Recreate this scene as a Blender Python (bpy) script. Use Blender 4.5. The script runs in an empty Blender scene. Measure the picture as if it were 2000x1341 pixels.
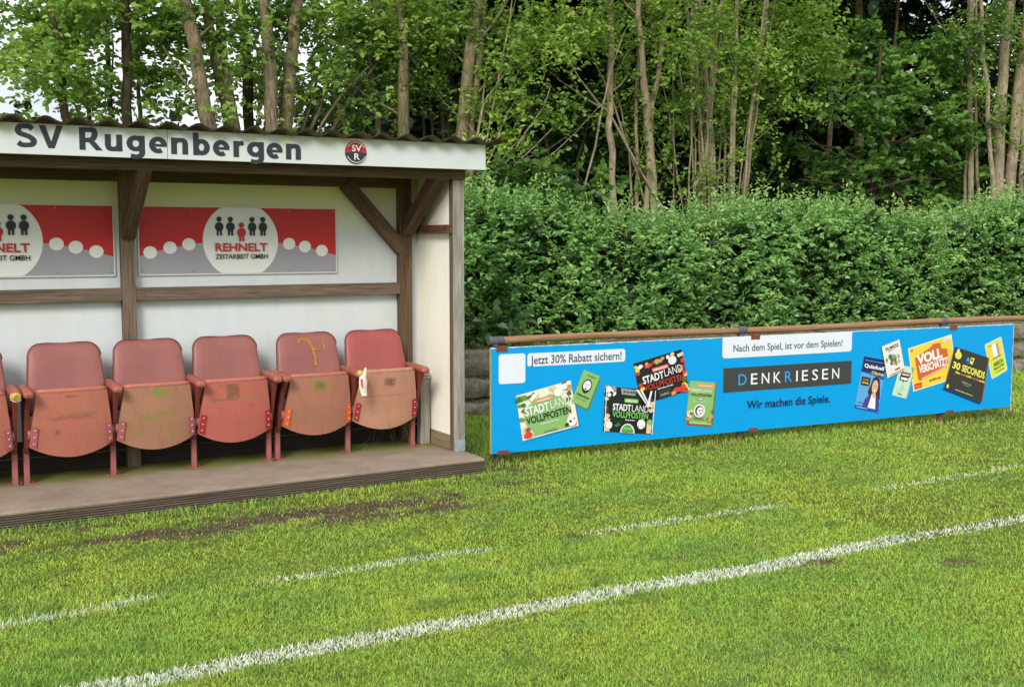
import bpy, math, random
import numpy as np
from mathutils import Vector, Matrix
random.seed(7)
rng = np.random.default_rng(11)
SC = bpy.context.scene
COL = SC.collection
PI = math.pi

# ------------------------------------------------------------------ camera
FPX = 2200.0                      # focal length for a 2000 px wide frame
CAMZ = 1.65
PITCH = math.atan(200 / FPX)
YAW = math.radians(29.528)        # x runs along the bench row, y away from the pitch
_cy, _sy, _cp, _sp = math.cos(YAW), math.sin(YAW), math.cos(PITCH), math.sin(PITCH)
FWD = np.array([_sy * _cp, _cy * _cp, -_sp])
RGT = np.array([_cy, -_sy, 0.0])
UPV = np.cross(RGT, FWD)
EYE = np.array([0, 0, CAMZ])
cd = bpy.data.cameras.new("camera")
cam = bpy.data.objects.new("camera", cd)
COL.objects.link(cam)
cd.sensor_width = 36.0
cd.lens = FPX / 2000 * 36.0
cd.clip_start = 0.05
cd.clip_end = 2000
m = Matrix(((RGT[0], UPV[0], -FWD[0], 0), (RGT[1], UPV[1], -FWD[1], 0), (RGT[2], UPV[2], -FWD[2], CAMZ), (0, 0, 0, 1)))
cam.matrix_world = m
SC.camera = cam


def ray(px, py):
    return FWD + RGT * (px - 1000) / FPX - UPV * (py - 670.5) / FPX


def on_y(px, py, y):              # measured point of the photo on the plane Y = y
    d = ray(px, py)
    return EYE + d * (y / d[1])


def on_z(px, py, z):              # measured point of the photo on the level Z = z
    d = ray(px, py)
    return EYE + d * ((z - CAMZ) / d[2])


# ------------------------------------------------------------------ helpers
def lin(c):
    c = c / 255.0
    return c / 12.92 if c <= 0.04045 else ((c + 0.055) / 1.055) ** 2.4


def rgb(r, g, b, k=1.0):
    return (lin(r) * k, lin(g) * k, lin(b) * k, 1.0)


def tag(o, label=None, cat=None, group=None, kind=None):
    if label: o["label"] = label
    if cat: o["category"] = cat
    if group: o["group"] = group
    if kind: o["kind"] = kind
    return o


def empty(name, loc, rz=0.0):
    o = bpy.data.objects.new(name, None)
    o.empty_display_size = 0.1
    o.location = loc
    o.rotation_euler = (0, 0, rz)
    COL.objects.link(o)
    return o


class MB:
    """collects shapes, then links them as one mesh object"""

    def __init__(self):
        self.v, self.f, self.mi, self.uv, self.sm = [], [], [], [], []

    def add(self, verts, faces, mat=0, uvs=None, smooth=False):
        b = len(self.v)
        self.v += [tuple(map(float, p)) for p in verts]
        for k, fc in enumerate(faces):
            self.f.append([b + i for i in fc])
            self.mi.append(mat)
            self.sm.append(smooth)
            self.uv.append([uvs[i] for i in fc] if uvs else [(0, 0)] * len(fc))

    def bar(self, p, q, w, h, up=(0, 0, 1), mat=0, taper=1.0):
        p, q = Vector(p), Vector(q)
        d = (q - p)
        L = d.length
        d.normalize()
        up = Vector(up)
        s = d.cross(up)
        if s.length < 1e-6:
            s = d.cross(Vector((0, 1, 0)))
        s.normalize()
        u = s.cross(d).normalized()
        vs = []
        ro = random.random() * 9
        for (c, k) in ((p, 1.0), (q, taper)):
            for a, b in ((-1, -1), (1, -1), (1, 1), (-1, 1)):
                vs.append(c + s * (a * w / 2 * k) + u * (b * h / 2 * k))
        # faces with their own uv (u along the grain)
        quads = [((0, 1, 5, 4), w), ((1, 2, 6, 5), h), ((2, 3, 7, 6), w), ((3, 0, 4, 7), h)]
        for n, (fc, ww) in enumerate(quads):
            b = len(self.v)
            self.v += [tuple(vs[i]) for i in fc]
            self.f.append([b, b + 1, b + 2, b + 3])
            self.mi.append(mat); self.sm.append(False)
            o = ro + n * 1.7
            self.uv.append([(ro, o), (ro, o + ww), (ro + L, o + ww), (ro + L, o)])
        for fc in ((3, 2, 1, 0), (4, 5, 6, 7)):
            b = len(self.v)
            self.v += [tuple(vs[i]) for i in fc]
            self.f.append([b, b + 1, b + 2, b + 3])
            self.mi.append(mat); self.sm.append(False)
            self.uv.append([(ro, ro), (ro + .02, ro), (ro + .02, ro + h), (ro, ro + h)])

    def box(self, x0, x1, y0, y1, z0, z1, grain="x", mat=0):
        cx, cy, cz = (x0 + x1) / 2, (y0 + y1) / 2, (z0 + z1) / 2
        if grain == "x":
            self.bar((x0, cy, cz), (x1, cy, cz), y1 - y0, z1 - z0, (0, 0, 1), mat)
        elif grain == "z":
            self.bar((cx, cy, z0), (cx, cy, z1), x1 - x0, y1 - y0, (0, 1, 0), mat)
        else:
            self.bar((cx, y0, cz), (cx, y1, cz), x1 - x0, z1 - z0, (0, 0, 1), mat)

    def tube(self, pts, rad, n=8, mat=0, cap=True):
        pts = [Vector(p) for p in pts]
        rings, uvs = [], []
        t0 = (pts[1] - pts[0]).normalized()
        ref = Vector((1, 0, 0)) if abs(t0.x) < 0.8 else Vector((0, 1, 0))
        L = 0
        for i, p in enumerate(pts):
            a = pts[max(i - 1, 0)]; b = pts[min(i + 1, len(pts) - 1)]
            t = (b - a).normalized()
            s = t.cross(ref).normalized(); u = s.cross(t)
            if i: L += (p - pts[i - 1]).length
            for k in range(n):
                an = 2 * PI * k / n
                r = rad[i]
                rings.append(p + s * math.cos(an) * r + u * math.sin(an) * r)
                uvs.append((L, an * r if False else k / n * 0.5))
        fs = []
        for i in range(len(pts) - 1):
            for k in range(n):
                k2 = (k + 1) % n
                fs.append((i * n + k, i * n + k2, (i + 1) * n + k2, (i + 1) * n + k))
        self.add(rings, fs, mat, uvs, True)
        if cap:
            self.add([rings[k] for k in range(n)], [tuple(range(n))[::-1]], mat)
            self.add([rings[-n + k] for k in range(n)], [tuple(range(n))], mat)

    def prism(self, poly, mapf, t0, t1, mat=0, smooth=False):
        """poly of 2d points; mapf(a, b, t) -> 3d; extruded from t0 to t1"""
        n = len(poly)
        self.add([mapf(a, b, t0) for a, b in poly], [tuple(range(n))[::-1]], mat)
        self.add([mapf(a, b, t1) for a, b in poly], [tuple(range(n))], mat)
        vs = [mapf(a, b, t0) for a, b in poly] + [mapf(a, b, t1) for a, b in poly]
        self.add(vs, [(i, (i + 1) % n, n + (i + 1) % n, n + i) for i in range(n)], mat, None, smooth)

    def build(self, name, mats, parent=None, bevel=0.0, recalc=True, loc=None):
        me = bpy.data.meshes.new(name)
        me.from_pydata(self.v, [], self.f)
        uvl = me.uv_layers.new(name="UVMap")
        flat = [c for face in self.uv for uv in face for c in uv]
        uvl.data.foreach_set("uv", flat)
        if not isinstance(mats, (list, tuple)): mats = [mats]
        for mm in mats: me.materials.append(mm)
        me.polygons.foreach_set("material_index", self.mi)
        me.polygons.foreach_set("use_smooth", self.sm)
        if recalc or bevel:
            import bmesh
            bm = bmesh.new(); bm.from_mesh(me)
            bmesh.ops.remove_doubles(bm, verts=bm.verts, dist=1e-5)
            bmesh.ops.recalc_face_normals(bm, faces=bm.faces)
            bm.to_mesh(me); bm.free()
        me.update()
        o = bpy.data.objects.new(name, me)
        COL.objects.link(o)
        if parent: o.parent = parent
        if loc is not None: o.location = loc
        if bevel:
            b = o.modifiers.new("bevel", "BEVEL"); b.width = bevel; b.segments = 2
            b.limit_method = "ANGLE"; b.angle_limit = math.radians(40)
        return o


# ------------------------------------------------------------------ materials
def new_mat(name):
    mt = bpy.data.materials.new(name); mt.use_nodes = True
    nt = mt.node_tree
    bs = nt.nodes["Principled BSDF"]
    return mt, nt, bs


def N(nt, typ, **kw):
    n = nt.nodes.new(typ)
    for k, v in kw.items():
        if k in n.inputs: n.inputs[k].default_value = v
        else: setattr(n, k, v)
    return n


def ramp(nt, src, stops, interp="LINEAR"):
    r = nt.nodes.new("ShaderNodeValToRGB")
    r.color_ramp.interpolation = interp
    els = r.color_ramp.elements
    while len(els) < len(stops): els.new(0.5)
    for e, (p, c) in zip(els, stops):
        e.position = p
        e.color = c if len(c) == 4 else (*c, 1)
    nt.links.new(src, r.inputs[0])
    return r.outputs[0]


def noise(nt, vec, scale, detail=4, rough=0.55, dist=0.0):
    n = nt.nodes.new("ShaderNodeTexNoise")
    n.inputs["Scale"].default_value = scale
    n.inputs["Detail"].default_value = detail
    n.inputs["Roughness"].default_value = rough
    n.inputs["Distortion"].default_value = dist
    nt.links.new(vec, n.inputs["Vector"])
    return n.outputs["Fac"]


def coords(nt, which="Object", scale=(1, 1, 1)):
    t = nt.nodes.new("ShaderNodeTexCoord")
    mp = nt.nodes.new("ShaderNodeMapping")
    mp.inputs["Scale"].default_value = scale
    nt.links.new(t.outputs[which], mp.inputs["Vector"])
    return mp.outputs[0]


def mix(nt, fac, a, b, mode="MIX"):
    n = nt.nodes.new("ShaderNodeMix"); n.data_type = "RGBA"; n.blend_type = mode
    for s, v in ((n.inputs[0], fac), (n.inputs[6], a), (n.inputs[7], b)):
        if isinstance(v, (int, float, tuple)): s.default_value = v
        else: nt.links.new(v, s)
    return n.outputs[2]


def bump(nt, bs, h, strength, dist=0.01):
    b = nt.nodes.new("ShaderNodeBump")
    b.inputs["Strength"].default_value = strength
    b.inputs["Distance"].default_value = dist
    nt.links.new(h, b.inputs["Height"])
    nt.links.new(b.outputs[0], bs.inputs["Normal"])


BLACK, WHITE = (0, 0, 0, 1), (1, 1, 1, 1)


def wood_mat(name, dark, mid, light, rough=0.75, moss=None):
    mt, nt, bs = new_mat(name)
    v = coords(nt, "UV", (1.2, 30, 1))
    n1 = noise(nt, v, 3.0, 6, 0.65, 0.6)
    c = ramp(nt, n1, [(0.25, dark), (0.52, mid), (0.8, light)])
    v2 = coords(nt, "UV", (0.5, 5, 1))
    n2 = noise(nt, v2, 4.0, 3)
    c = mix(nt, ramp(nt, n2, [(0.35, (0.62,) * 3), (0.7, (1.12,) * 3)]), c, c)
    c2 = mix(nt, 1.0, c, ramp(nt, n2, [(0.3, (0.6,) * 3), (0.75, (1.1,) * 3)]), "MULTIPLY")
    # fine checks along the grain
    v3 = coords(nt, "UV", (0.8, 55, 1))
    n3 = noise(nt, v3, 5.0, 2, 0.5)
    c2 = mix(nt, ramp(nt, n3, [(0.62, BLACK), (0.7, (0.7,) * 3)]), c2, (dark[0] * .4, dark[1] * .4, dark[2] * .4, 1))
    if moss:
        ob = coords(nt, "Object")
        nm = noise(nt, ob, 6.0, 5)
        c2 = mix(nt, ramp(nt, nm, [(0.5, BLACK), (0.66, (0.7,) * 3)]), c2, moss)
    nt.links.new(c2, bs.inputs["Base Color"])
    bs.inputs["Roughness"].default_value = rough
    bs.inputs["Specular IOR Level"].default_value = 0.25
    bump(nt, bs, n1, 0.5, 0.004)
    return mt


def worn_mat(name, base, alt, scale=6.0, rough=0.55, amount=0.6, grain=60.0, bmp=0.15, specks=None, spec=0.4, stretch=(1, 1, 1), lo=0.86):
    mt, nt, bs = new_mat(name)
    v = coords(nt, "Object", stretch)
    n1 = noise(nt, v, scale, 6, 0.6)
    c = mix(nt, ramp(nt, n1, [(0.38, BLACK), (0.66, (amount,) * 3)]), base, alt)
    n2 = noise(nt, v, grain, 3)
    c = mix(nt, 1.0, c, ramp(nt, n2, [(0.3, (lo,) * 3), (0.7, (1 + (1 - lo) * .7,) * 3)]), "MULTIPLY")
    if specks:
        n3 = noise(nt, v, scale * 4, 5, 0.7)
        c = mix(nt, ramp(nt, n3, [(0.66, BLACK), (0.74, (0.8,) * 3)]), c, specks)
    nt.links.new(c, bs.inputs["Base Color"])
    r = ramp(nt, n1, [(0.3, (rough - 0.1,) * 3), (0.7, (rough + 0.15,) * 3)])
    nt.links.new(r, bs.inputs["Roughness"])
    bs.inputs["Specular IOR Level"].default_value = spec
    if bmp: bump(nt, bs, n2, bmp, 0.003)
    return mt


def top_tint(mt, z0=1.84, z1=2.24, k=.85, colr=None):
    """yellow green tint growing stronger towards the top, edges broken by noise"""
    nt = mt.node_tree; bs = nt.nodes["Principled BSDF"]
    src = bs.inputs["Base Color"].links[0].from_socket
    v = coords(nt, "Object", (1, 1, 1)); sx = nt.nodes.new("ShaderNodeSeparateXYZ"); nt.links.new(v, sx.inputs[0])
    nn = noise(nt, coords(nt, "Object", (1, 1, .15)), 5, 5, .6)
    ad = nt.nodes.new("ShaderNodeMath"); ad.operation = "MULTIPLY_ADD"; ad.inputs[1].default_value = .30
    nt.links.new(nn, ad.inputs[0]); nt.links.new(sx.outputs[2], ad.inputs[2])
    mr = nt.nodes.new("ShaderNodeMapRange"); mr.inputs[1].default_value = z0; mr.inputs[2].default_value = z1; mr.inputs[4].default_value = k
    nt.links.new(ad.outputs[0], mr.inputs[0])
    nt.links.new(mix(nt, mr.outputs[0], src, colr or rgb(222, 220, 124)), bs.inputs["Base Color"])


_flat = {}


def ink(r, g, b, k=0.88):
    key = (r, g, b, k)
    if key not in _flat:
        mt, nt, bs = new_mat("print_ink")
        v = coords(nt, "Object")
        n1 = noise(nt, v, 7.0, 5)
        n2 = noise(nt, v, 90.0, 2)
        c = rgb(r, g, b, k)
        d = tuple(x * 0.93 for x in c[:3]) + (1,)
        cc = mix(nt, n1, c, d)
        cc = mix(nt, 1.0, cc, ramp(nt, n2, [(0.3, (0.95,) * 3), (0.7, (1.03,) * 3)]), "MULTIPLY")
        nt.links.new(cc, bs.inputs["Base Color"])
        bs.inputs["Roughness"].default_value = 0.42
        bs.inputs["Specular IOR Level"].default_value = 0.3
        _flat[key] = mt
    return _flat[key]


M = {}
M["timber"] = wood_mat("brown_timber", rgb(66, 50, 36), rgb(104, 82, 60), rgb(136, 112, 86))
M["timber_grey"] = wood_mat("weathered_timber", rgb(112, 106, 98), rgb(160, 154, 144), rgb(188, 182, 172))
M["timber_rail"] = wood_mat("grey_brown_timber", rgb(80, 66, 54), rgb(118, 100, 84), rgb(150, 132, 114))
M["rail_wood"] = wood_mat("peeled_pole_wood", rgb(100, 72, 50), rgb(156, 118, 86), rgb(188, 150, 116), 0.6)
M["dark_plank"] = wood_mat("dark_plank", rgb(34, 28, 24), rgb(52, 44, 38), rgb(66, 58, 50))
M["wall_white"] = worn_mat("painted_white_panel", rgb(204, 209, 211), rgb(197, 202, 196), 1.3, 0.6, 0.5, 14, 0.03, None, 0.25, (1, 1, .3), .96)
M["wall_cream"] = worn_mat("painted_cream_panel", rgb(246, 244, 232), rgb(240, 235, 212), 3.4, 0.6, 0.7, 16, 0.03, None, 0.25, (1, 1, .2), .96)
M["fascia"] = worn_mat("painted_white_fascia", rgb(200, 206, 206), rgb(190, 199, 188), 2.0, 0.5, 0.5, 12, 0.03, None, 0.3, (1, 1, 1), .97)
M["sheet"] = worn_mat("mossy_corrugated_sheet", rgb(58, 50, 40), rgb(36, 34, 24), 7, 0.85, 0.9, 60, 0.3, rgb(60, 66, 36), 0.2)
M["sheet_edge"] = worn_mat("pale_sheet_underside", rgb(128, 114, 100), rgb(84, 72, 58), 9, 0.8, 0.8, 60, 0.2, None, 0.2)
M["timber_pale"] = wood_mat("pale_brown_timber", rgb(104, 86, 66), rgb(150, 128, 100), rgb(176, 154, 124))
M["deck_edge"] = wood_mat("weathered_deck_edge", rgb(74, 62, 52), rgb(104, 90, 77), rgb(126, 111, 97), 0.85, rgb(78, 78, 50))
M["metal"] = worn_mat("galvanised_metal", rgb(150, 156, 160), rgb(120, 124, 126), 20, 0.5, 0.7, 120, 0.1)
M["rust"] = worn_mat("rusty_steel", rgb(118, 66, 50), rgb(86, 52, 42), 25, 0.7, 0.8, 120, 0.3)
M["post_rust"] = worn_mat("rusty_post", rgb(120, 92, 74), rgb(92, 70, 58), 14, 0.8, 0.8, 90, 0.3)
M["clamp"] = worn_mat("black_plastic_clamp", rgb(84, 86, 90), rgb(62, 64, 66), 20, 0.5, 0.7, 100, 0.1)
M["vinyl"] = worn_mat("faded_red_vinyl", rgb(146, 88, 80), rgb(132, 82, 76), 5, 0.45, 0.9, 160, 0.12, None, 0.4)
M["vinyl_red"] = worn_mat("bright_red_vinyl", rgb(160, 76, 72), rgb(146, 78, 74), 5, 0.42, 0.9, 160, 0.12, None, 0.4)
M["piping"] = worn_mat("dark_red_piping", rgb(96, 44, 40), rgb(74, 38, 34), 12, 0.5, 0.8, 120, 0.1)
M["nose"] = worn_mat("worn_vinyl_edge", rgb(178, 106, 92), rgb(150, 88, 72), 8, 0.4, 0.8, 120, 0.1, rgb(196, 150, 126))
M["arm"] = worn_mat("red_brown_vinyl_arm", rgb(160, 90, 74), rgb(138, 76, 64), 9, 0.4, 0.8, 120, 0.1, rgb(184, 124, 104))
M["standard"] = worn_mat("dark_red_side_panel", rgb(122, 56, 46), rgb(92, 42, 38), 5, 0.5, 0.8, 80, 0.1)
M["leg"] = worn_mat("chipped_pink_paint", rgb(158, 92, 92), rgb(132, 80, 72), 14, 0.5, 0.9, 90, 0.2, rgb(104, 60, 42))
M["bracket_pink"] = worn_mat("pink_paint", rgb(172, 92, 102), rgb(152, 84, 86), 14, 0.45, 0.8, 90, 0.15, rgb(150, 70, 60))
M["bracket_red"] = worn_mat("red_paint", rgb(172, 40, 44), rgb(140, 40, 44), 14, 0.45, 0.8, 90, 0.15)
M["bracket_orange"] = worn_mat("orange_paint", rgb(224, 104, 44), rgb(200, 84, 44), 14, 0.45, 0.8, 90, 0.15)
M["foam"] = worn_mat("yellow_foam", rgb(206, 172, 76), rgb(150, 140, 52), 30, 0.9, 0.8, 120, 0.4)
M["tape"] = worn_mat("white_torn_cover", rgb(228, 220, 206), rgb(206, 190, 170), 20, 0.6, 0.6, 90, 0.2)
M["tear"] = worn_mat("ochre_torn_vinyl", rgb(176, 122, 58), rgb(150, 98, 52), 30, 0.8, 0.9, 120, 0.2)
M["moss_patch"] = worn_mat("green_algae_patch", rgb(140, 138, 76), rgb(164, 128, 90), 26, 0.8, 0.9, 120, 0.2)
M["grime"] = worn_mat("brown_grime", rgb(134, 86, 64), rgb(168, 106, 82), 26, 0.8, 0.8, 120, 0.2)
M["screw"] = worn_mat("bright_screw", rgb(200, 196, 188), rgb(160, 150, 140), 60, 0.35, 0.6, 120, 0.0)


def pan_mat(name, a, b, stain, marks=()):
    """seat shell; marks = (x0, x1, z0, z1, colour, softness, strength): rubbed on stains and scratches of the shell"""
    mt, nt, bs = new_mat(name)
    v = coords(nt, "Object")
    n1 = noise(nt, v, 3.2, 6, 0.62)
    c = mix(nt, ramp(nt, n1, [(0.36, BLACK), (0.64, WHITE)]), a, b)
    vs = coords(nt, "Object", (1, 1, .22))
    n2 = noise(nt, vs, 22, 6, 0.7)
    c = mix(nt, ramp(nt, n2, [(0.48, BLACK), (0.72, (0.75,) * 3)]), c, stain)
    n3 = noise(nt, v, 90, 3, 0.7)
    c = mix(nt, 1.0, c, ramp(nt, n3, [(0.3, (0.84,) * 3), (0.7, (1.1,) * 3)]), "MULTIPLY")
    n4 = noise(nt, coords(nt, "Object", (.5, 1, 1.6)), 46, 5, .75)
    c = mix(nt, ramp(nt, n4, [(0.68, BLACK), (0.74, (0.6,) * 3)]), c, tuple(x * .55 for x in stain[:3]) + (1,))
    sx = nt.nodes.new("ShaderNodeSeparateXYZ"); nt.links.new(v, sx.inputs[0])
    nw = noise(nt, v, 30, 5, .7)

    def math_(op, p, q):
        m_ = nt.nodes.new("ShaderNodeMath"); m_.operation = op; m_.use_clamp = op == "MULTIPLY"
        for s_, val in zip(m_.inputs, (p, q)):
            if isinstance(val, float): s_.default_value = val
            else: nt.links.new(val, s_)
        return m_.outputs[0]
    for x0, x1, z0, z1, colr, soft, stren in marks:
        def axis(o_, lo, hi, sf):
            d = math_("ABSOLUTE", math_("SUBTRACT", o_, (lo + hi) / 2), 0.0)
            mr = nt.nodes.new("ShaderNodeMapRange")
            mr.inputs[1].default_value = (hi - lo) / 2 + sf; mr.inputs[2].default_value = max((hi - lo) / 2 - sf, 0.0)
            nt.links.new(d, mr.inputs[0]); return mr.outputs[0]
        k = math_("MULTIPLY", axis(sx.outputs[0], x0, x1, soft), axis(sx.outputs[2], z0, z1, min(soft, (z1 - z0) * .6)))
        k = math_("MULTIPLY", k, ramp(nt, nw, [(.34, (.15,) * 3), (.55, (1,) * 3)]))
        k = math_("MULTIPLY", k, stren)
        c = mix(nt, k, c, colr)
    nt.links.new(c, bs.inputs["Base Color"])
    bs.inputs["Roughness"].default_value = 0.55
    bs.inputs["Specular IOR Level"].default_value = 0.3
    bump(nt, bs, n3, 0.15, 0.003)
    return mt


MOSS, GRIME, DARK = rgb(120, 126, 58), rgb(118, 78, 58), rgb(84, 56, 44)
M["pan_salmon"] = pan_mat("salmon_seat_shell", rgb(174, 104, 86), rgb(168, 108, 88), rgb(160, 98, 82), ((-.14, .11, .432, .437, DARK, .012, .8), (-.12, .14, .420, .424, DARK, .012, .7), (-.05, .15, .446, .452, MOSS, .012, .7), (-.08, .13, .440, .458, GRIME, .02, .5), (-.105, -.075, .325, .355, DARK, .012, .6), (-.04, .03, .565, .575, DARK, .01, .7)))
M["pan_brown"] = pan_mat("brownish_seat_shell", rgb(166, 116, 94), rgb(156, 114, 90), rgb(136, 104, 76), ((-.03, .075, .525, .600, MOSS, .02, .9), (-.12, .02, .385, .41, MOSS, .02, .75), (.0, .15, .40, .43, MOSS, .02, .75), (-.2, .2, .24, .40, MOSS, .08, .25)))
M["pan_red"] = pan_mat("reddish_seat_shell", rgb(178, 96, 86), rgb(172, 100, 86), rgb(164, 90, 80), ((-.07, .015, .475, .585, GRIME, .008, .85), (-.12, -.04, .565, .578, GRIME, .008, .75), (-.17, .18, .470, .486, MOSS, .012, .7), (-.17, .0, .472, .484, GRIME, .012, .7), (.09, .12, .41, .44, GRIME, .012, .5)))
M["pan_tan"] = pan_mat("tan_seat_shell", rgb(178, 128, 104), rgb(172, 126, 102), rgb(158, 110, 92), ((-.03, .055, .495, .555, DARK, .012, .7), (-.2, .18, .425, .432, GRIME, .01, .45), (-.2, .2, .2, .33, rgb(196, 150, 122), .08, .5)))
M["pan_pink"] = pan_mat("dusty_seat_shell", rgb(172, 110, 94), rgb(160, 110, 90), rgb(140, 102, 78), ((-.06, .055, .495, .575, MOSS, .015, .9), (-.03, .03, .51, .555, DARK, .02, .5), (-.18, .18, .22, .45, rgb(134, 108, 72), .08, .35)))


top_tint(M["wall_white"])  # back wall turns yellow green towards its top
top_tint(M["fascia"], 2.42, 2.53, .8, rgb(170, 178, 120))  # green algae along the top edge of the fascia


def platform_mat():
    mt, nt, bs = new_mat("trodden_platform")
    v = coords(nt, "Object")
    n1 = noise(nt, v, 5, 7, 0.65)
    c = ramp(nt, n1, [(0.25, rgb(128, 113, 99)), (0.52, rgb(146, 131, 116)), (0.8, rgb(164, 149, 134))])
    vs = coords(nt, "Object", (0.35, 1, 1))
    n2 = noise(nt, vs, 120, 5, 0.8)
    c = mix(nt, 1.0, c, ramp(nt, n2, [(0.3, (0.74,) * 3), (0.7, (1.16,) * 3)]), "MULTIPLY")
    n5 = noise(nt, v, 34, 6, .75)
    c = mix(nt, ramp(nt, n5, [(0.62, BLACK), (0.72, (0.75,) * 3)]), c, rgb(92, 80, 66))
    # algae strip where the rain does not reach, under the seats
    sx = nt.nodes.new("ShaderNodeSeparateXYZ"); nt.links.new(v, sx.inputs[0])
    n3 = noise(nt, v, 3, 5)
    ad = nt.nodes.new("ShaderNodeMath"); ad.operation = "MULTIPLY_ADD"
    nt.links.new(n3, ad.inputs[0]); ad.inputs[1].default_value = 0.35
    nt.links.new(sx.outputs[1], ad.inputs[2])
    mr = nt.nodes.new("ShaderNodeMapRange"); mr.inputs[1].default_value = 0.72; mr.inputs[2].default_value = 0.92
    nt.links.new(ad.outputs[0], mr.inputs[0])
    c = mix(nt, mr.outputs[0], c, mix(nt, n1, rgb(104, 108, 50), rgb(128, 122, 74)))
    nt.links.new(c, bs.inputs["Base Color"])
    bs.inputs["Roughness"].default_value = 0.85
    bs.inputs["Specular IOR Level"].default_value = 0.2
    bump(nt, bs, n2, 0.3, 0.004)
    return mt


M["platform"] = platform_mat()

# ------------------------------------------------------------------ lettering
_txt = {}


def text_mesh(s, bold=0.0):
    """outline of a line of lettering: 2d points, faces, scaled so that capitals are 1 high"""
    key = (s, bold)
    if key in _txt: return _txt[key]
    cu = bpy.data.curves.new("lettering", "FONT")
    cu.body = s; cu.size = 1.0; cu.offset = bold; cu.resolution_u = 3
    ob = bpy.data.objects.new("lettering", cu)
    COL.objects.link(ob)
    dg = bpy.context.evaluated_depsgraph_get()
    me = bpy.data.meshes.new_from_object(ob.evaluated_get(dg))
    vs = [(v.co.x, v.co.y) for v in me.vertices]
    fs = [tuple(p.vertices) for p in me.polygons]
    bpy.data.objects.remove(ob); bpy.data.curves.remove(cu); bpy.data.meshes.remove(me)
    cap = 0.729 + 2 * bold
    x0 = min(p[0] for p in vs); x1 = max(p[0] for p in vs)
    vs = [((x - x0) / (x1 - x0), (y + bold) / cap) for x, y in vs]
    _txt[key] = (vs, fs)
    return _txt[key]


def smooth_line(pts, n=6):
    out = []
    P_ = [pts[0]] + list(pts) + [pts[-1]]
    for i in range(1, len(P_) - 2):
        a, b, c, d = (np.array(q, float) for q in P_[i - 1:i + 3])
        for k in range(n):
            t = k / n
            out.append(.5 * (2 * b + (c - a) * t + (2 * a - 5 * b + 4 * c - d) * t * t + (3 * b - a - 3 * c + d) * t ** 3))
    out.append(np.array(pts[-1], float))
    return out


def ribbon(pts, th, tv, closed=False):
    """thick stroke along pts, th thick where it runs level, tv where it runs upright: strips of quads"""
    pts = [np.array(p, float) for p in pts]
    n = len(pts); L, R_ = [], []
    for i in range(n):
        a = pts[(i - 1) % n] if (closed or i) else pts[i]
        b = pts[(i + 1) % n] if (closed or i < n - 1) else pts[i]
        d = b - a; d = d / np.linalg.norm(d)
        t = th + (tv - th) * abs(d[1]) ** 1.5
        nn = np.array([-d[1], d[0]]) * t / 2
        L.append(pts[i] + nn); R_.append(pts[i] - nn)
    q = []
    for i in range(n if closed else n - 1):
        j = (i + 1) % n
        q.append((R_[i], R_[j], L[j], L[i]))
    return q


def letter(ch, x0, w, y0, cap, tv, th):
    """bold sans letter from strokes; returns polygons grouped by stroke"""
    X = lambda f: x0 + tv / 2 + f * (w - tv)
    Y = lambda f: y0 + f * cap
    C2 = lambda pts: [(X(a), Y(b)) for a, b in pts]
    rect = lambda fa, b0, b1: [[(X(fa) - tv / 2, Y(b0)), (X(fa) + tv / 2, Y(b0)), (X(fa) + tv / 2, Y(b1)), (X(fa) - tv / 2, Y(b1))]]
    W = lambda pts: [[(x0 + a * w, Y(b)) for a, b in pts]]
    h = th / cap / 2
    xh = .755
    ell = lambda a0, a1, n, yc, ry: [(X(.5 + .5 * math.cos(math.radians(a0 + (a1 - a0) * k / n))), Y(yc + ry * math.sin(math.radians(a0 + (a1 - a0) * k / n)))) for k in range(n + 1)]
    rc = lambda pts: ribbon(smooth_line(C2(pts)), th, tv)
    yb, yr = (xh) / 2, xh / 2 - h
    if ch == "S": return [rc([(.95, .80), (.72, .90), (.45, 1 - h + .005), (.15, .90), (.0, .74), (.10, .605), (.40, .535), (.75, .45), (1.0, .30), (.88, .13), (.5, h - .005), (.22, .105), (-.02, .20)])]
    if ch == "V": return [W([(0, 1), (.27, 1), (.5, .30), (.5, 0), (.37, 0)]), W([(.5, 0), (.5, .30), (.73, 1), (1, 1), (.63, 0)])]
    if ch == "R": return [rect(0, 0, 1), rc([(.0, 1 - h), (.40, 1 - h), (.68, .90), (.76, .72), (.66, .53), (.40, .45), (.0, .45)]), W([(.34, .43), (.60, .49), (1.04, 0), (.73, 0)])]
    if ch == "u": return [rect(1, 0, xh), rc([(0, xh), (0, .5), (.0, .27), (.12, .13), (.38, h), (.72, .12), (1.0, .24)])]
    if ch == "n": return [rect(0, 0, xh), rc([(0, xh - .24), (.28, xh - .12), (.62, xh - h), (.88, xh - .13), (1, xh - .27), (1, .25), (1, 0)])]
    if ch == "b": return [rect(0, 0, 1.04), ribbon(ell(0, 345, 28, yb, yr), th, tv, True)]
    if ch == "g": return [rect(1, 0.0, xh), ribbon(ell(0, 345, 28, yb + .02, yr - .02), th, tv, True), rc([(1, .10), (1, -.02), (.9, -.13), (.55, -.20), (.08, -.165)])]
    if ch == "e": return [ribbon(ell(-2, 305, 28, yb, yr), th, tv), [[(X(0), Y(yb - .075)), (X(1) + tv * .45, Y(yb - .075)), (X(1) + tv * .45, Y(yb + .05)), (X(0), Y(yb + .05))]]]
    if ch == "r": return [rect(0, 0, xh), rc([(0, xh - .27), (.35, xh - .14), (1.25, xh - .085)])]


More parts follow.
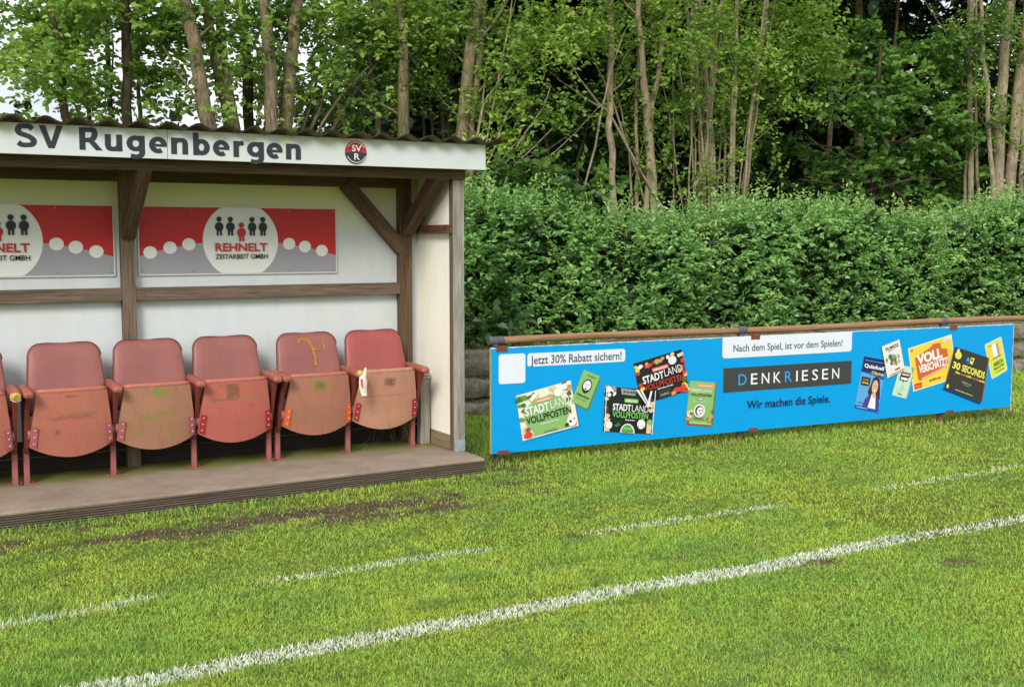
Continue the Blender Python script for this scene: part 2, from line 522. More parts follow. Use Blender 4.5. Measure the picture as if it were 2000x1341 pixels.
class Print:
    """a printed area: coordinates (a, b) in 0..1 on a quad of the surface, each layer a hair above the last"""

    def __init__(self, mapf, step=0.0004, start=0.0008):
        self.mb = MB(); self.mats = []; self.mapf = mapf; self.t = start; self.step = step

    def _m(self, mat):
        if mat not in self.mats: self.mats.append(mat)
        return self.mats.index(mat)

    def poly(self, pts, mat, smooth=False):
        self.mb.add([self.mapf(a, b, self.t) for a, b in pts], [tuple(range(len(pts)))], self._m(mat))
        self.t += self.step

    def rect(self, a0, b0, a1, b1, mat):
        self.poly([(a0, b0), (a1, b0), (a1, b1), (a0, b1)], mat)

    def rrect(self, a0, b0, a1, b1, ra, rb, mat):
        pts = []
        for cx, cy, s in ((a1 - ra, b0 + rb, -90), (a1 - ra, b1 - rb, 0), (a0 + ra, b1 - rb, 90), (a0 + ra, b0 + rb, 180)):
            for k in range(6):
                an = math.radians(s + 18 * k)
                pts.append((cx + ra * math.cos(an), cy + rb * math.sin(an)))
        self.poly(pts, mat)

    def oval(self, a, b, ra, rb, mat, n=20, rot=0.0):
        pts = []
        for k in range(n):
            an = 2 * PI * k / n
            x, y = ra * math.cos(an), rb * math.sin(an)
            pts.append((a + x * math.cos(rot) - y * math.sin(rot), b + x * math.sin(rot) + y * math.cos(rot)))
        self.poly(pts, mat)

    def text(self, s, a0, a1, b0, cap, mat, bold=0.0):
        vs, fs = text_mesh(s, bold)
        self.mb.add([self.mapf(a0 + x * (a1 - a0), b0 + y * cap, self.t) for x, y in vs], fs, self._m(mat))
        self.t += self.step

    def build(self, name, parent):
        return self.mb.build(name, self.mats, parent, recalc=False)

# ------------------------------------------------------------------ parents whose children are modelled in place
def root(name, loc):
    o = empty(name, loc)
    return o


def adopt(o, parent):
    o.parent = parent
    o.matrix_parent_inverse = Matrix.Translation(Vector(parent.location)).inverted()
    return o


# ------------------------------------------------------------------ wooden platform
plat = root("wooden_platform", (1.2, 7.6, 0))
tag(plat, "low brown wooden platform with grooved front edge under the red seats", "platform")
XL, XR = -2.78, 3.77
front = [(XL, 6.865), (3.755, 7.025)]
mb = MB()
poly = [(XL, 6.865), (3.755, 7.025), (3.785, 8.2), (XL, 8.2)]
mb.prism(poly, lambda a, b, t: (a, b, t), 0.0, 0.1)
# local coordinates for the algae strip: y measured from the front edge
o = mb.build("platform_top", M["platform"], None, bevel=0.004)
for v in o.data.vertices: v.co.y -= 6.98
o.location = (0, 6.98, 0)
adopt(o, plat)
mb = MB()
dx, dy = front[1][0] - front[0][0], front[1][1] - front[0][1]
for k in range(6):          # ribs of the decking board along the front
    z = 0.010 + k * 0.0145
    mb.bar((front[0][0], front[0][1] - .010, z), (front[1][0], front[1][1] - .010, z), 0.018, 0.0092)
o = mb.build("grooved_edge_board", M["deck_edge"], None, bevel=0.002)
adopt(o, plat)

# ------------------------------------------------------------------ team shelter
hut = root("team_shelter", (0.5, 7.6, 0.1))
tag(hut, "timber framed team shelter with white back wall, lettered white fascia and corrugated roof", "shelter")


def hpart(name, mb, mats, bevel=0.003):
    return adopt(mb.build(name, mats, None, bevel=bevel), hut)


RP = [3.565, 1.51, -0.545, -2.6]          # rear posts
for i, x in enumerate(RP):
    w = 0.098 if i == 0 else 0.088
    mb = MB(); mb.box(x - w / 2, x + w / 2, 7.94, 8.015, 0.1, 2.21, "z")
    hpart("rear_post", mb, M["timber"] if i == 0 else M["timber_rail"])
for a, b in ((1.51 + .044, 3.516), (-0.545 + .044, 1.51 - .044), (-2.556, -0.589)):
    mb = MB(); mb.box(a, b, 7.945, 8.012, 1.245, 1.332, "x")
    hpart("cross_rail", mb, M["timber_rail"])
mb = MB()
for a, b in ((1.554, 3.516), (-0.501, 1.466), (-2.556, -0.589)):
    mb.box(a, b, 7.942, 8.014, 2.05, 2.2, "x")
hpart("rear_beam", mb, M["timber"])
mb = MB(); mb.box(-2.66, 3.768, 7.335, 7.43, 2.092, 2.2, "x")
hpart("front_beam", mb, M["timber"])
# front posts with a metal shoe
for x0, x1, s in ((3.679, 3.767, 1), (-2.66, -2.572, -1)):
    mb = MB()
    mb.box(x0, x1, 7.372, 7.43, 0.1, 2.091, "z", 0)
    mb.box(x0, x1, 7.36, 7.3715, 0.17, 2.091, "z", 1)
    p = hpart("front_post", mb, [M["timber_rail"], M["timber_grey"]], 0.002)
    mb = MB(); mb.box(x0 + .004, x1 + .001, 7.356, 7.371, 0.1, 0.185, "z")
    sh = mb.build("post_shoe", M["metal"], None, bevel=0.002)
    sh.parent = p
# back wall: board panels between the posts, planks at the foot
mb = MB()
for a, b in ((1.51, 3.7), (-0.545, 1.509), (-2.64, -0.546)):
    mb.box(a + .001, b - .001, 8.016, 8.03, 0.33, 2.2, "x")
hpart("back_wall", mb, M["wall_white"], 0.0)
mb = MB()
for k in range(2):
    mb.box(-2.64, 3.7, 8.02, 8.045, 0.101 + k * 0.115, 0.209 + k * 0.115, "x")
hpart("base_plank", mb, M["dark_plank"])
# side walls
for x0, x1, s in ((3.69, 3.704, 1), (-2.604, -2.59, -1)):
    mb = MB(); mb.box(x0, x1, 7.43, 8.0155, 0.212, 2.2, "y")
    hpart("side_wall", mb, M["wall_cream"], 0.0)
    mb = MB(); mb.box(x0 - .012 if s > 0 else x0, x1 if s > 0 else x1 + .012, 7.43, 8.015, 0.101, 0.2115, "y")
    hpart("skirting_board", mb, M["timber_pale"])
    mb = MB()
    mb.box(x0 + .0142, x1 + .03, 7.425, 8.05, 0.101, 2.2, "y")
    hpart("outer_wall", mb, M["timber_grey"])
# notched rail on the right hand wall
mb = MB()
mb.box(3.632, 3.689, 7.372, 7.939, 1.705, 1.722, "y", 0)
for k in range(6):
    y = 7.385 + k * 0.093
    mb.box(3.640, 3.6895, y, y + 0.072, 1.7225, 1.768, "y", 1)
mb.box(3.66, 3.6895, 7.375, 7.938, 1.7222, 1.758, "y", 0)
hpart("coat_rail", mb, [M["timber"], wood_mat("red_brown_timber", rgb(70, 36, 26), rgb(108, 62, 46), rgb(132, 84, 62))])
# braces
mb = MB(); mb.bar((3.085, 7.965, 2.075), (3.540, 7.965, 1.585), 0.105, 0.062, (0, 1, 0))
hpart("diagonal_brace", mb, M["timber"])
for x in (1.512, -0.545):
    mb = MB(); mb.bar((x, 7.36, 2.13), (x, 7.945, 1.70), 0.088, 0.10, (0, 0, 1)); hpart("diagonal_brace", mb, M["timber"])
mb = MB(); mb.bar((3.575, 7.36, 2.13), (3.575, 7.945, 1.735), 0.092, 0.10, (0, 0, 1)); hpart("diagonal_brace", mb, M["timber"])
# rafters under the sheets
for x in (3.7, 2.6, 1.51, 0.4, -0.545, -1.6, -2.6):
    mb = MB(); mb.bar((x, 7.245, 2.265), (x, 8.25, 2.225), 0.05, 0.06, (0, 0, 1))
    hpart("rafter", mb, M["timber"])
# fascia boards
XS = 1.628
fas = None
for a, b in ((XS + .0015, 3.872), (-2.72, XS - .0015)):
    mb = MB(); mb.box(a, b, 7.22, 7.24, 2.157, 2.338, "x")
    fo = hpart("fascia_board", mb, M["fascia"], 0.002)
    fas = fas or fo
INK_D = ink(52, 56, 64)
pr = Print(lambda a, b, t: (a, 7.22 - t, b))
# each letter placed between its own ends in the photo
for ch, pa, pb in (("S", 29.8, 72.5), ("V", 76.5, 124), ("R", 155, 199), ("u", 205, 239), ("g", 247, 283), ("e", 291, 326), ("n", 334, 367), ("b", 377, 409.5), ("e", 415.5, 448), ("r", 455.5, 478), ("g", 482, 515), ("e", 520, 551.5), ("n", 558, 587)):
    xa, xb = float(on_y(pa, 285, 7.22)[0]), float(on_y(pb, 285, 7.22)[0])
    zb = 2.197 - (xa - .75) * .009
    for st in letter(ch, xa, xb - xa, zb, .134, .0355, .0275):
        for q in st: pr.mb.add([pr.mapf(a, b, pr.t) for a, b in q], [tuple(range(len(q)))], pr._m(INK_D))
        pr.t += .00012
o = adopt(pr.build("club_lettering", None), hut)
EM = Print(lambda a, b, t: (2.876 + a, 7.22 - t, 2.245 + b))
r = 0.079
EM.oval(0, 0, r + .004, r + .004, ink(214, 218, 218), 40)
def half(r, s, mat, n=24):
    EM.poly([(r * math.cos(PI * k / n), s * r * math.sin(PI * k / n)) for k in (range(n + 1) if s > 0 else range(n, -1, -1))], mat)
half(r, 1, ink(190, 44, 48)); half(r, -1, ink(56, 58, 66))
W1 = ink(232, 234, 234)
for s, a0, a1 in ((1, 30, 150), (-1, 205, 335)):      # lettering ring, too small to read
    an = a0
    while an < a1:
        q = math.radians(an); q2 = math.radians(an + 5)
        EM.poly([(math.cos(q) * .064, math.sin(q) * .064), (math.cos(q2) * .064, math.sin(q2) * .064), (math.cos(q2) * .071, math.sin(q2) * .071), (math.cos(q) * .071, math.sin(q) * .071)][:: (1 if False else -1)], W1)
        an += 7.5
EM.text("SV", -.034, .036, .006, .045, W1, 0.02)
EM.text("R", -.018, .022, -.050, .045, W1, 0.02)
adopt(EM.build("club_emblem", None), hut)
# corrugated roof
mb = MB()
pitch = 0.1775; amp = 0.0165
xs = np.arange(-2.85, 3.985, pitch / 12)
def wz(x): return amp * math.cos(2 * PI * (x - 0.03) / pitch)
rows = []
ys = [7.135, 7.6, 8.45]
top = []; bot = []
for y in ys:
    zb = 2.360 - (y - 7.135) * 0.075
    top.append([(x, y, zb + wz(x) + .0035) for x in xs]); bot.append([(x, y, zb + wz(x) - .0035) for x in xs])
n = len(xs)
mb.add([p for r_ in top for p in r_], [(j * n + i, j * n + i + 1, (j + 1) * n + i + 1, (j + 1) * n + i) for j in range(2) for i in range(n - 1)], 0, None, True)
mb.add([p for r_ in bot for p in r_], [(j * n + i, (j + 1) * n + i, (j + 1) * n + i + 1, j * n + i + 1) for j in range(2) for i in range(n - 1)], 1, None, True)
mb.add(top[0] + bot[0], [(i, n + i, n + i + 1, i + 1) for i in range(n - 1)], 0)
o = adopt(mb.build("corrugated_roof", [M["sheet"], M["sheet_edge"]], None, recalc=False), hut)

# ------------------------------------------------------------------ sponsor signs on the back wall
RED, GREY, PALE, INKB = ink(200, 42, 40), ink(164, 160, 168), ink(236, 238, 232), ink(40, 42, 44)
INKR = ink(196, 48, 40)


def sponsor(x0, label):
    """printed sheet 1.42 m wide; x0 its left end"""
    r_ = root("sponsor_sign", (x0 + .71, 8.0, 1.65)); tag(r_, label, "sign", "sponsor signs on the shelter wall")
    zb, zt, w = 1.422, 1.885, 1.42
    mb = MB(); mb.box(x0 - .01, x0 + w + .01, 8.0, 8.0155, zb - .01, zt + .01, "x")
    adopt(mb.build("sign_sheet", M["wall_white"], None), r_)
    cx, cz, cr = x0 + 0.705, 1.652, 0.272
    p = Print(lambda a, b, t: (x0 + a, 8.0 - t, b))
    # grey hill, red sky above it
    def arc(a): return 1.652 - 0.105 * ((a - 0.705) / 0.705) ** 2 * 1.0 + 0.0
    hill = [(w * k / 30, arc(w * k / 30)) for k in range(31)]
    p.poly([(0, zb), (w, zb)] + hill[::-1], GREY)
    p.poly(hill + [(w, zt), (0, zt)], RED)
    pts = []
    for k in range(64):
        an = 2 * PI * k / 64
        pts.append((0.705 + cr * math.cos(an), min(max(cz + cr * math.sin(an), zb - .0), zt + .0)))
    p.poly(pts, PALE)
    for s in (-1, 1):
        for q in (.37, .50, .635) if s < 0 else (.355, .475, .605):
            a = 0.705 + s * q
            p.oval(a, arc(a) + .004, .046, .043, PALE, 24)
    def man(a, b, k, mat):
        p.oval(a, b + .115 * k, .019 * k, .019 * k, mat)
        p.oval(a, b + .062 * k, .031 * k, .033 * k, mat)
        p.rect(a - .019 * k, b - .0, a - .004 * k, b + .045 * k, mat)
        p.rect(a + .004 * k, b - .0, a + .019 * k, b + .045 * k, mat)
    for a in (-.155, -.075, .082, .16): man(0.705 + a, 1.688, 1.0, INKB)
    man(0.705 + .003, 1.648, 1.0, INKR)
    p.text("REHNELT", 0.705 - .188, 0.705 + .19, 1.577, .062, INKR, .024)
    p.text("ZEITARBEIT GMBH", 0.705 - .188, 0.705 + .19, 1.524, .036, INKB, .014)
    adopt(p.build("printed_logo", None), r_)
    for a in (.02, .36, w - .36, w - .02):
        for b in (zb + .018, zt - .018):
            mb = MB(); mb.tube([(x0 + a, 7.9985, b), (x0 + a, 7.994, b)], [.006, .0045], 8)
            adopt(mb.build("screw", M["metal"], None), r_)


sponsor(1.597, "red and grey sponsor sign between the two wooden posts of the shelter wall")
sponsor(1.425 - 1.42, "red and grey sponsor sign cut off by the left edge, behind the two left seats")

# ------------------------------------------------------------------ folding seats
def pan_surface(u, v):
    """u -1..1 across, v 0 bottom .. 1 lip; x, y, z on the shell's face"""
    hw = 0.253 + (0.212 - 0.253) * v ** 1.1
    zb = 0.172 + 0.078 * u * u
    z = zb + (0.600 - zb) * v
    y = -0.10 - 0.065 * v - 0.016 * (1 - u * u) - 0.012 * math.sin(PI * v)
    return Vector((u * hw, y, z))


def decal(mb, u0, v0, u1, v1, mat, ragged=0.02, n=7):
    """a patch lying on the shell"""
    pts = []
    for k in range(n): pts.append((u0 + (u1 - u0) * k / n, v0 + random.uniform(-1, 1) * ragged))
    for k in range(n): pts.append((u1 + random.uniform(-1, 1) * ragged, v0 + (v1 - v0) * k / n))
    for k in range(n): pts.append((u1 + (u0 - u1) * k / n, v1 + random.uniform(-1, 1) * ragged))
    for k in range(n): pts.append((u0 + random.uniform(-1, 1) * ragged, v1 + (v0 - v1) * k / n))
    ctr = ((u0 + u1) / 2, (v0 + v1) / 2)
    vs = [pan_surface(*ctr) + Vector((0, -.0022, 0))] + [pan_surface(a, b) + Vector((0, -.0022, 0)) for a, b in pts]
    m_ = len(pts)
    mb.add(vs, [(0, 1 + k, 1 + (k + 1) % m_) for k in range(m_)], mat)


def make_seat(label, loc, back, pan, bracket, left_std, marks=None, back_marks=None, arm_torn=None, panel=None):
    r_ = empty("folding_seat", (0, 0, 0))
    tag(r_, label, "seat", "red folding seats in the shelter")
    # backrest: padded rounded trapezoid
    out = []
    zt, zb, wt, wb, rad = 0.885, 0.44, 0.218, 0.252, 0.085
    def hw(z): return wb + (wt - wb) * (z - zb) / (zt - zb)
    for k in range(9):
        an = math.radians(90 * k / 8); out.append((hw(zt - rad) - rad + rad * math.cos(an), zt - rad + rad * math.sin(an)))
    out += [(x, zt) for x in (0.09, 0.0, -0.09)]
    for k in range(9):
        an = math.radians(90 + 90 * k / 8); out.append((-(hw(zt - rad) - rad) + rad * math.cos(an), zt - rad + rad * math.sin(an)))
    out += [(-hw(z), z) for z in (.72, .62, .52, .44)] + [(x, .44) for x in (-.12, 0, .12)] + [(hw(z), z) for z in (.44, .52, .62, .72)]
    def by(z): return 0.02 + (z - 0.44) * 0.26
    c = (0, 0.66)
    mb = MB(); n = len(out)
    rings = [(1.0, 0.016), (1.0, 0.0), (0.975, -0.012), (0.93, -0.02), (0.7, -0.026), (0.35, -0.022)]
    vs = []
    for k, (s, d) in enumerate(rings):
        for x, z in out:
            xx, zz = c[0] + (x - c[0]) * s, c[1] + (z - c[1]) * s
            vs.append((xx, by(zz) + d + 0.03 * (xx / .25) ** 2 * -0.6, zz))
    vs.append((0, by(.66) - .02, .66))
    fs = [(k * n + i, k * n + (i + 1) % n, (k + 1) * n + (i + 1) % n, (k + 1) * n + i) for k in range(len(rings) - 1) for i in range(n)]
    fs += [((len(rings) - 1) * n + i, (len(rings) - 1) * n + (i + 1) % n, len(vs) - 1) for i in range(n)]
    fs.append(tuple(range(n)))
    mb.add(vs, fs, 0, None, True)
    mats = [back]
    if back_marks:
        mats.append(M["tear"])
        for path, w in back_marks:
            for (a, b), (c2, d2) in zip(path, path[1:]):
                q = Vector((c2 - a, 0, d2 - b)); L = q.length; q.normalize(); s = Vector((q.z, 0, -q.x)) * w
                f = lambda x, z: Vector((x, by(z) - 0.029 - 0.018 * (x / .25) ** 2, z))
                P0, P1 = f(a, b), f(c2, d2)
                j = lambda: random.uniform(.7, 1.3)
                mb.add([P0 + s * j(), P1 + s * j(), P1 - s * j(), P0 - s * j()], [(0, 1, 2, 3)], 1)
    bk = mb.build("backrest", mats, r_, recalc=True)
    mb = MB()
    mb.tube([(x * 1.0, by(z) + .002 - 0.018 * (x / .25) ** 2, z) for x, z in out[:-6]], [0.0055] * (n - 6), 6)
    mb.build("piping", M["piping"], bk)
    # folded seat shell
    mb = MB()
    nu, nv = 20, 16
    g = [pan_surface(-1 + 2 * i / nu, j / nv) for j in range(nv + 1) for i in range(nu + 1)]
    back_g = [p + Vector((0, 0.035, 0)) for p in g]
    W_ = nu + 1
    q = [(j * W_ + i, j * W_ + i + 1, (j + 1) * W_ + i + 1, (j + 1) * W_ + i) for j in range(nv) for i in range(nu)]
    mb.add(g, q, 0, None, True); mb.add(back_g, [f[::-1] for f in q], 0, None, True)
    rim = [i for i in range(W_)] + [j * W_ + nu for j in range(1, nv + 1)] + [nv * W_ + i for i in range(nu - 1, -1, -1)] + [j * W_ for j in range(nv - 1, 0, -1)]
    nr = len(rim)
    mb.add([g[i] for i in rim] + [back_g[i] for i in rim], [(k, (k + 1) % nr, nr + (k + 1) % nr, nr + k) for k in range(nr)], 0)
    mats = [pan]
    for dm in marks or []:
        if dm[4] not in mats: mats.append(dm[4])
        decal(mb, dm[0], dm[1], dm[2], dm[3], mats.index(dm[4]), dm[5] if len(dm) > 5 else .015)
    sp = mb.build("seat_pan", mats, r_, recalc=False)
    # padded front edge of the folded seat
    mb = MB()
    lip = [pan_surface(u, 1.0) + Vector((0, 0.016, 0.006)) for u in np.linspace(-1.0, 1.0, 15)]
    mb.tube(lip, [0.012] + [0.0185] * 13 + [0.012], 10)
    mb.build("seat_edge", panel or M["nose"], sp)
    # cushion on the hidden side
    mb = MB()
    for k, (d, s) in enumerate(((0.037, .96),)):
        vs = [Vector((p.x * s, p.y + d + .045, .4 + (p.z - .4) * .93)) for p in g]
        mb.add(vs, q, 0, None, True)
        vs2 = [Vector((p.x * s, p.y + d, .4 + (p.z - .4) * .93)) for p in g]
        mb.add([vs[i] for i in rim] + [vs2[i] for i in rim], [(k2, (k2 + 1) % nr, nr + (k2 + 1) % nr, nr + k2) for k2 in range(nr)], 0)
    mb.build("cushion", back, sp, recalc=False)
    for s in (-1, 1):        # hinge plates with screws, and the pivot beside them
        mb = MB()
        pts = [pan_surface(s * .985, .04), pan_surface(s * .985, .40), pan_surface(s * .86, .40), pan_surface(s * .86, .04)]
        f = Vector((0, -.012, 0))
        top = [p + f for p in pts]
        mb.add(pts + top, [(4, 5, 6, 7), (0, 1, 5, 4), (1, 2, 6, 5), (2, 3, 7, 6), (3, 0, 4, 7)], 0)
        for t in (.10, .22, .34):
            c0 = pan_surface(s * .925, t) + Vector((0, -.0125, 0))
            mb.tube([c0, c0 + Vector((0, -.004, 0))], [.0055, .004], 8, 1)
        hp = mb.build("hinge_plate", [bracket, M["screw"]], sp)
        mb = MB(); mb.tube([(s * .236, -.08, .33), (s * .262, -.08, .33)], [.034, .034], 14)
        mb.build("pivot", M["leg"], sp)
    # side panels, arms, legs
    for s in ((-1, 1) if left_std else (1,)):
        x = s * 0.265
        mb = MB()
        prof = [(-.205, .585), (.085, .60), (.085, .47), (.05, .22), (-.03, .20), (-.06, .24), (-.12, .42)]
        mb.prism(prof, lambda a, b, t: (t, a, b), x - .0135, x + .0135)
        sd = mb.build("side_panel", M["standard"], r_, bevel=0.004)
        mb = MB()
        ar = [(-.262, .598, .018), (-.255, .603, .026), (-.235, .606, .030), (-.15, .611, .030), (-.02, .614, .029), (.07, .617, .027), (.095, .618, .018)]
        vs = []; nn = 14
        for y, z, r0 in ar:
            for k in range(nn):
                an = 2 * PI * k / nn
                cx, cz = math.cos(an), math.sin(an)
                ex = abs(cx) ** .75 * (1 if cx > 0 else -1); ez = abs(cz) ** .75 * (1 if cz > 0 else -1)
                vs.append((x + ex * r0 * 1.12, y, z + ez * r0 * .82))
        mb.add(vs, [(i * nn + k, i * nn + (k + 1) % nn, (i + 1) * nn + (k + 1) % nn, (i + 1) * nn + k) for i in range(len(ar) - 1) for k in range(nn)] + [tuple(range(nn))[::-1], tuple(range(len(vs) - nn, len(vs)))], 0, None, True)
        am = mb.build("armrest", M["arm"], r_)
        if arm_torn and s == arm_torn[0]:
            mb = MB()
            if arm_torn[1] == "foam":
                mb.tube([(x, -.258, .597), (x - .003, -.270, .597), (x, -.276, .595)], [.030, .027, .018], 12)
                fo = mb.build("exposed_foam", M["foam"], am); fo["label"] = "yellow foam bulging from the torn front end of the armrest"
                mb = MB()
                ring = [(x + .034 * math.cos(t), -.262 - .004 * math.sin(3 * t), .597 + .029 * math.sin(t)) for t in np.linspace(2.2, 5.6, 12)]
                mb.tube(ring, [.003] * 12, 5)
                mb.build("torn_cover", M["tape"], am)
            else:
                mb = MB()
                mb.tube([(x + .0, -.235, .612), (x + .005, -.262, .610), (x + .01, -.28, .596)], [.024, .028, .018], 10)
                fo = mb.build("exposed_foam", M["foam"], am); fo["label"] = "yellow foam at the torn front end of the armrest"
                mb = MB()
                strip = [(0.012, .66, .012), (.022, .625, .016), (.012, .59, .026), (.016, .55, .033), (.018, .50, .028), (.022, .455, .022)]
                vs = []
                for a, z, w in strip:
                    for k in (-1, -.3, .4, 1):
                        vs.append((x + a + k * w, -.285 - .008 * math.cos(k * 2.2) - .006 * math.sin(z * 60), z))
                vs2 = [(a, b + .004, c_) for a, b, c_ in vs]
                nb = len(vs)
                qd = [(i * 4 + k, i * 4 + k + 1, i * 4 + k + 5, i * 4 + k + 4) for i in range(5) for k in range(3)]
                mb.add(vs, qd, 0, None, True); mb.add(vs2, [f[::-1] for f in qd], 0, None, True)
                mb.add([(x - .012, -.291, .575), (x + .006, -.2945, .57), (x + .008, -.2945, .505), (x - .006, -.291, .52)], [(0, 1, 2, 3)], 1)
                tc = mb.build("torn_cover", [M["tape"], ink(206, 84, 100)], am, recalc=False); tc["label"] = "white torn armrest cover hanging down"
        mb = MB()
        mb.bar((x, .0, .005), (x, -.005, .235), .034, .030, (0, 1, 0))
        mb.box(x - .05, x + .05, -.045, .05, 0.0, .006)
        mb.tube([(x - .036, -.02, .006), (x - .036, -.02, .014)], [.009, .008], 6)
        mb.tube([(x + .036, .02, .006), (x + .036, .02, .014)], [.009, .008], 6)
        mb.build("leg", M["leg"], r_, bevel=0.003)
    r_.location = loc
    return r_


ZF = 0.1005
mp, gr = M["moss_patch"], M["grime"]
make_seat("faded red folding seat cut off by the left edge, yellow foam on its armrest", (0.465, 7.715, ZF), M["vinyl"], M["pan_salmon"], M["bracket_pink"], True, None, None, (1, "foam"))
make_seat("faded red folding seat with dark scratch lines across its salmon shell", (1.065, 7.715, ZF), M["vinyl"], M["pan_salmon"], M["bracket_pink"], True)
make_seat("brownish red folding seat with green algae square and streak on its shell", (1.595, 7.715, ZF), M["vinyl"], M["pan_brown"], M["bracket_pink"], False)
make_seat("red folding seat with a brown cross shaped stain on its reddish shell", (2.12, 7.715, ZF), M["vinyl"], M["pan_red"], M["bracket_red"], False)
YM = [[(-.075, .835), (-.02, .845), (.015, .83), (.035, .77), (.05, .70), (.045, .65)], [(.04, .775), (.075, .76), (.115, .765), (.125, .80), (.115, .845)], [(-.075, .835), (-.055, .81)], [(-.04, .845), (-.02, .848)]]
make_seat("brownish folding seat with a yellow branching tear on its backrest", (2.715, 7.715, ZF), M["vinyl"], M["pan_pink"], M["bracket_orange"], True, None, [(YM[0], .011), (YM[1], .007), (YM[2], .008)])
make_seat("folding seat with bright red backrest and tan shell beside the corner stub", (3.235, 7.715, ZF), M["vinyl_red"], M["pan_tan"], M["bracket_red"], False, None, None, None, M["pan_tan"])
# the torn armrest left of the last seat belongs to the seat before it
seat5 = [o for o in bpy.data.objects if o.get("label", "").startswith("brownish folding seat with a yellow")][0]
am = [o for o in seat5.children if o.name.startswith("armrest")][-1]
x = .265
mb = MB(); mb.tube([(x, -.235, .612), (x + .005, -.262, .610), (x + .01, -.275, .600)], [.022, .027, .016], 10)
fo = mb.build("exposed_foam", M["foam"], am); fo["label"] = "yellow foam at the torn front end of the armrest"
mb = MB()
strip = [(0.034, .655, .006), (.034, .625, .012), (.018, .59, .026), (.014, .55, .031), (.018, .50, .026), (.024, .455, .02)]
vs = []
for a, z, w in strip:
    for k in (-1, -.3, .4, 1):
        vs.append((x + a + k * w, -.285 - .010 * math.cos(k * 2.2) - .006 * math.sin(z * 60), z))
qd = [(i * 4 + k, i * 4 + k + 1, i * 4 + k + 5, i * 4 + k + 4) for i in range(5) for k in range(3)]
mb.add(vs, qd, 0, None, True); mb.add([(a, b + .004, c_) for a, b, c_ in vs], [f[::-1] for f in qd], 0, None, True)
mb.add([(x - .012, -.2965, .58), (x + .006, -.299, .575), (x + .008, -.299, .51), (x - .006, -.2965, .525)], [(0, 1, 2, 3)], 1)
tc = mb.build("torn_cover", [M["tape"], ink(206, 84, 100)], am, recalc=False); tc["label"] = "white torn armrest cover hanging down"

# post stub in the corner
mb = MB()
mb.box(3.588, 3.664, 7.745, 7.815, 0.1005, 0.60, "z")
mb.box(3.594, 3.668, 7.742, 7.818, 0.604, 0.622, "z")
mb.box(3.590, 3.666, 7.74, 7.81, 0.626, 0.652, "z")
st = mb.build("wooden_stub", M["timber_grey"], None, bevel=0.005)
tag(st, "short grey wooden post stub standing in the shelter corner beside the last seat", "post")

# ------------------------------------------------------------------ rail fence and the long advertising board
FA = np.array([3.9714, 7.2590]); FD = np.array([0.998224, -0.059568]); FN = np.array([-0.059568, -0.998224])
FROT = math.atan2(FD[1], FD[0])


def fpt(s, off, z):
    p = FA + FD * s + FN * off
    return Vector((p[0], p[1], z))


def fpx(px, py, off=0.066):      # photo point measured on the face of the board -> (along, height)
    d = ray(px, py)
    p0 = FA + FN * off
    t = (p0 @ FN) / (d[:2] @ FN)
    p = EYE + d * t
    return ((p[:2] - p0) @ FD, p[2])


fen = root("rail_fence", (3.97, 7.26, 0)); tag(fen, "round wooden rail on rusty posts with black clamps behind the blue board", "railing")
S_P = [0.0, 2.245, 4.525, 6.8, 9.1]
for s in S_P:
    mb = MB()
    p0, p1 = fpt(s, -.01, -.05), fpt(s, -.01, .87)
    mb.bar(p0, p1, .042, .042, (FD[0], FD[1], 0))
    po = adopt(mb.build("post", M["post_rust"], None, bevel=.003), fen)
pts = [fpt(s, -.005, .918 + .006 * math.sin(s * 1.7)) for s in np.linspace(.03, 9.6, 60)]
mb = MB(); mb.tube(pts, [.0275 + .0012 * math.sin(i * .9) for i in range(60)], 14)
adopt(mb.build("rail", M["rail_wood"], None), fen)
for i, s in enumerate(S_P):
    mb = MB()
    a, b = (-.055, .062) if i == 0 else (-.038, .042)
    mb.tube([fpt(s + a, -.005, .918), fpt(s + b, -.005, .918)], [.0335, .0335], 16)
    mb.tube([fpt(s, -.01, .86), fpt(s, -.008, .905)], [.03, .024], 12)
    adopt(mb.build("clamp", M["clamp"], None, bevel=.003), fen)

brd = root("advertising_board", (6.6, 7.06, .1)); tag(brd, "long bright blue printed advertising board hung below the wooden rail", "sign")
BS0, BS1, BZ0, BZ1 = -0.068, 5.368, 0.088, 0.872
BLUE = worn_mat("bright_blue_print", rgb(2, 148, 212), rgb(4, 142, 206), 1.0, 0.40, 0.5, 6, 0.0, None, 0.35, (1, 1, 1), .97)
BLUE.node_tree.nodes["Principled BSDF"].inputs["Specular IOR Level"].default_value = .2
mb = MB()
P = lambda s, z, o_: fpt(s, o_, z)
mb.add([P(BS0, BZ0, .065), P(BS1, BZ0, .065), P(BS1, BZ1, .065), P(BS0, BZ1, .065)], [(0, 1, 2, 3)], 0)
mb.add([P(BS0, BZ0, .045), P(BS1, BZ0, .045), P(BS1, BZ1, .045), P(BS0, BZ1, .045)], [(3, 2, 1, 0)], 1)
mb.add([P(BS0, BZ0, .065), P(BS0, BZ1, .065), P(BS0, BZ1, .045), P(BS0, BZ0, .045)], [(0, 1, 2, 3)], 2)
mb.add([P(BS1, BZ0, .045), P(BS1, BZ1, .045), P(BS1, BZ1, .065), P(BS1, BZ0, .065)], [(0, 1, 2, 3)], 1)
mb.add([P(BS0, BZ1, .065), P(BS1, BZ1, .065), P(BS1, BZ1, .045), P(BS0, BZ1, .045)], [(0, 1, 2, 3)], 1)
mb.add([P(BS0, BZ0, .045), P(BS1, BZ0, .045), P(BS1, BZ0, .065), P(BS0, BZ0, .065)], [(0, 1, 2, 3)], 1)
adopt(mb.build("panel", [BLUE, ink(222, 226, 222), ink(226, 186, 52)], None, recalc=False), brd)
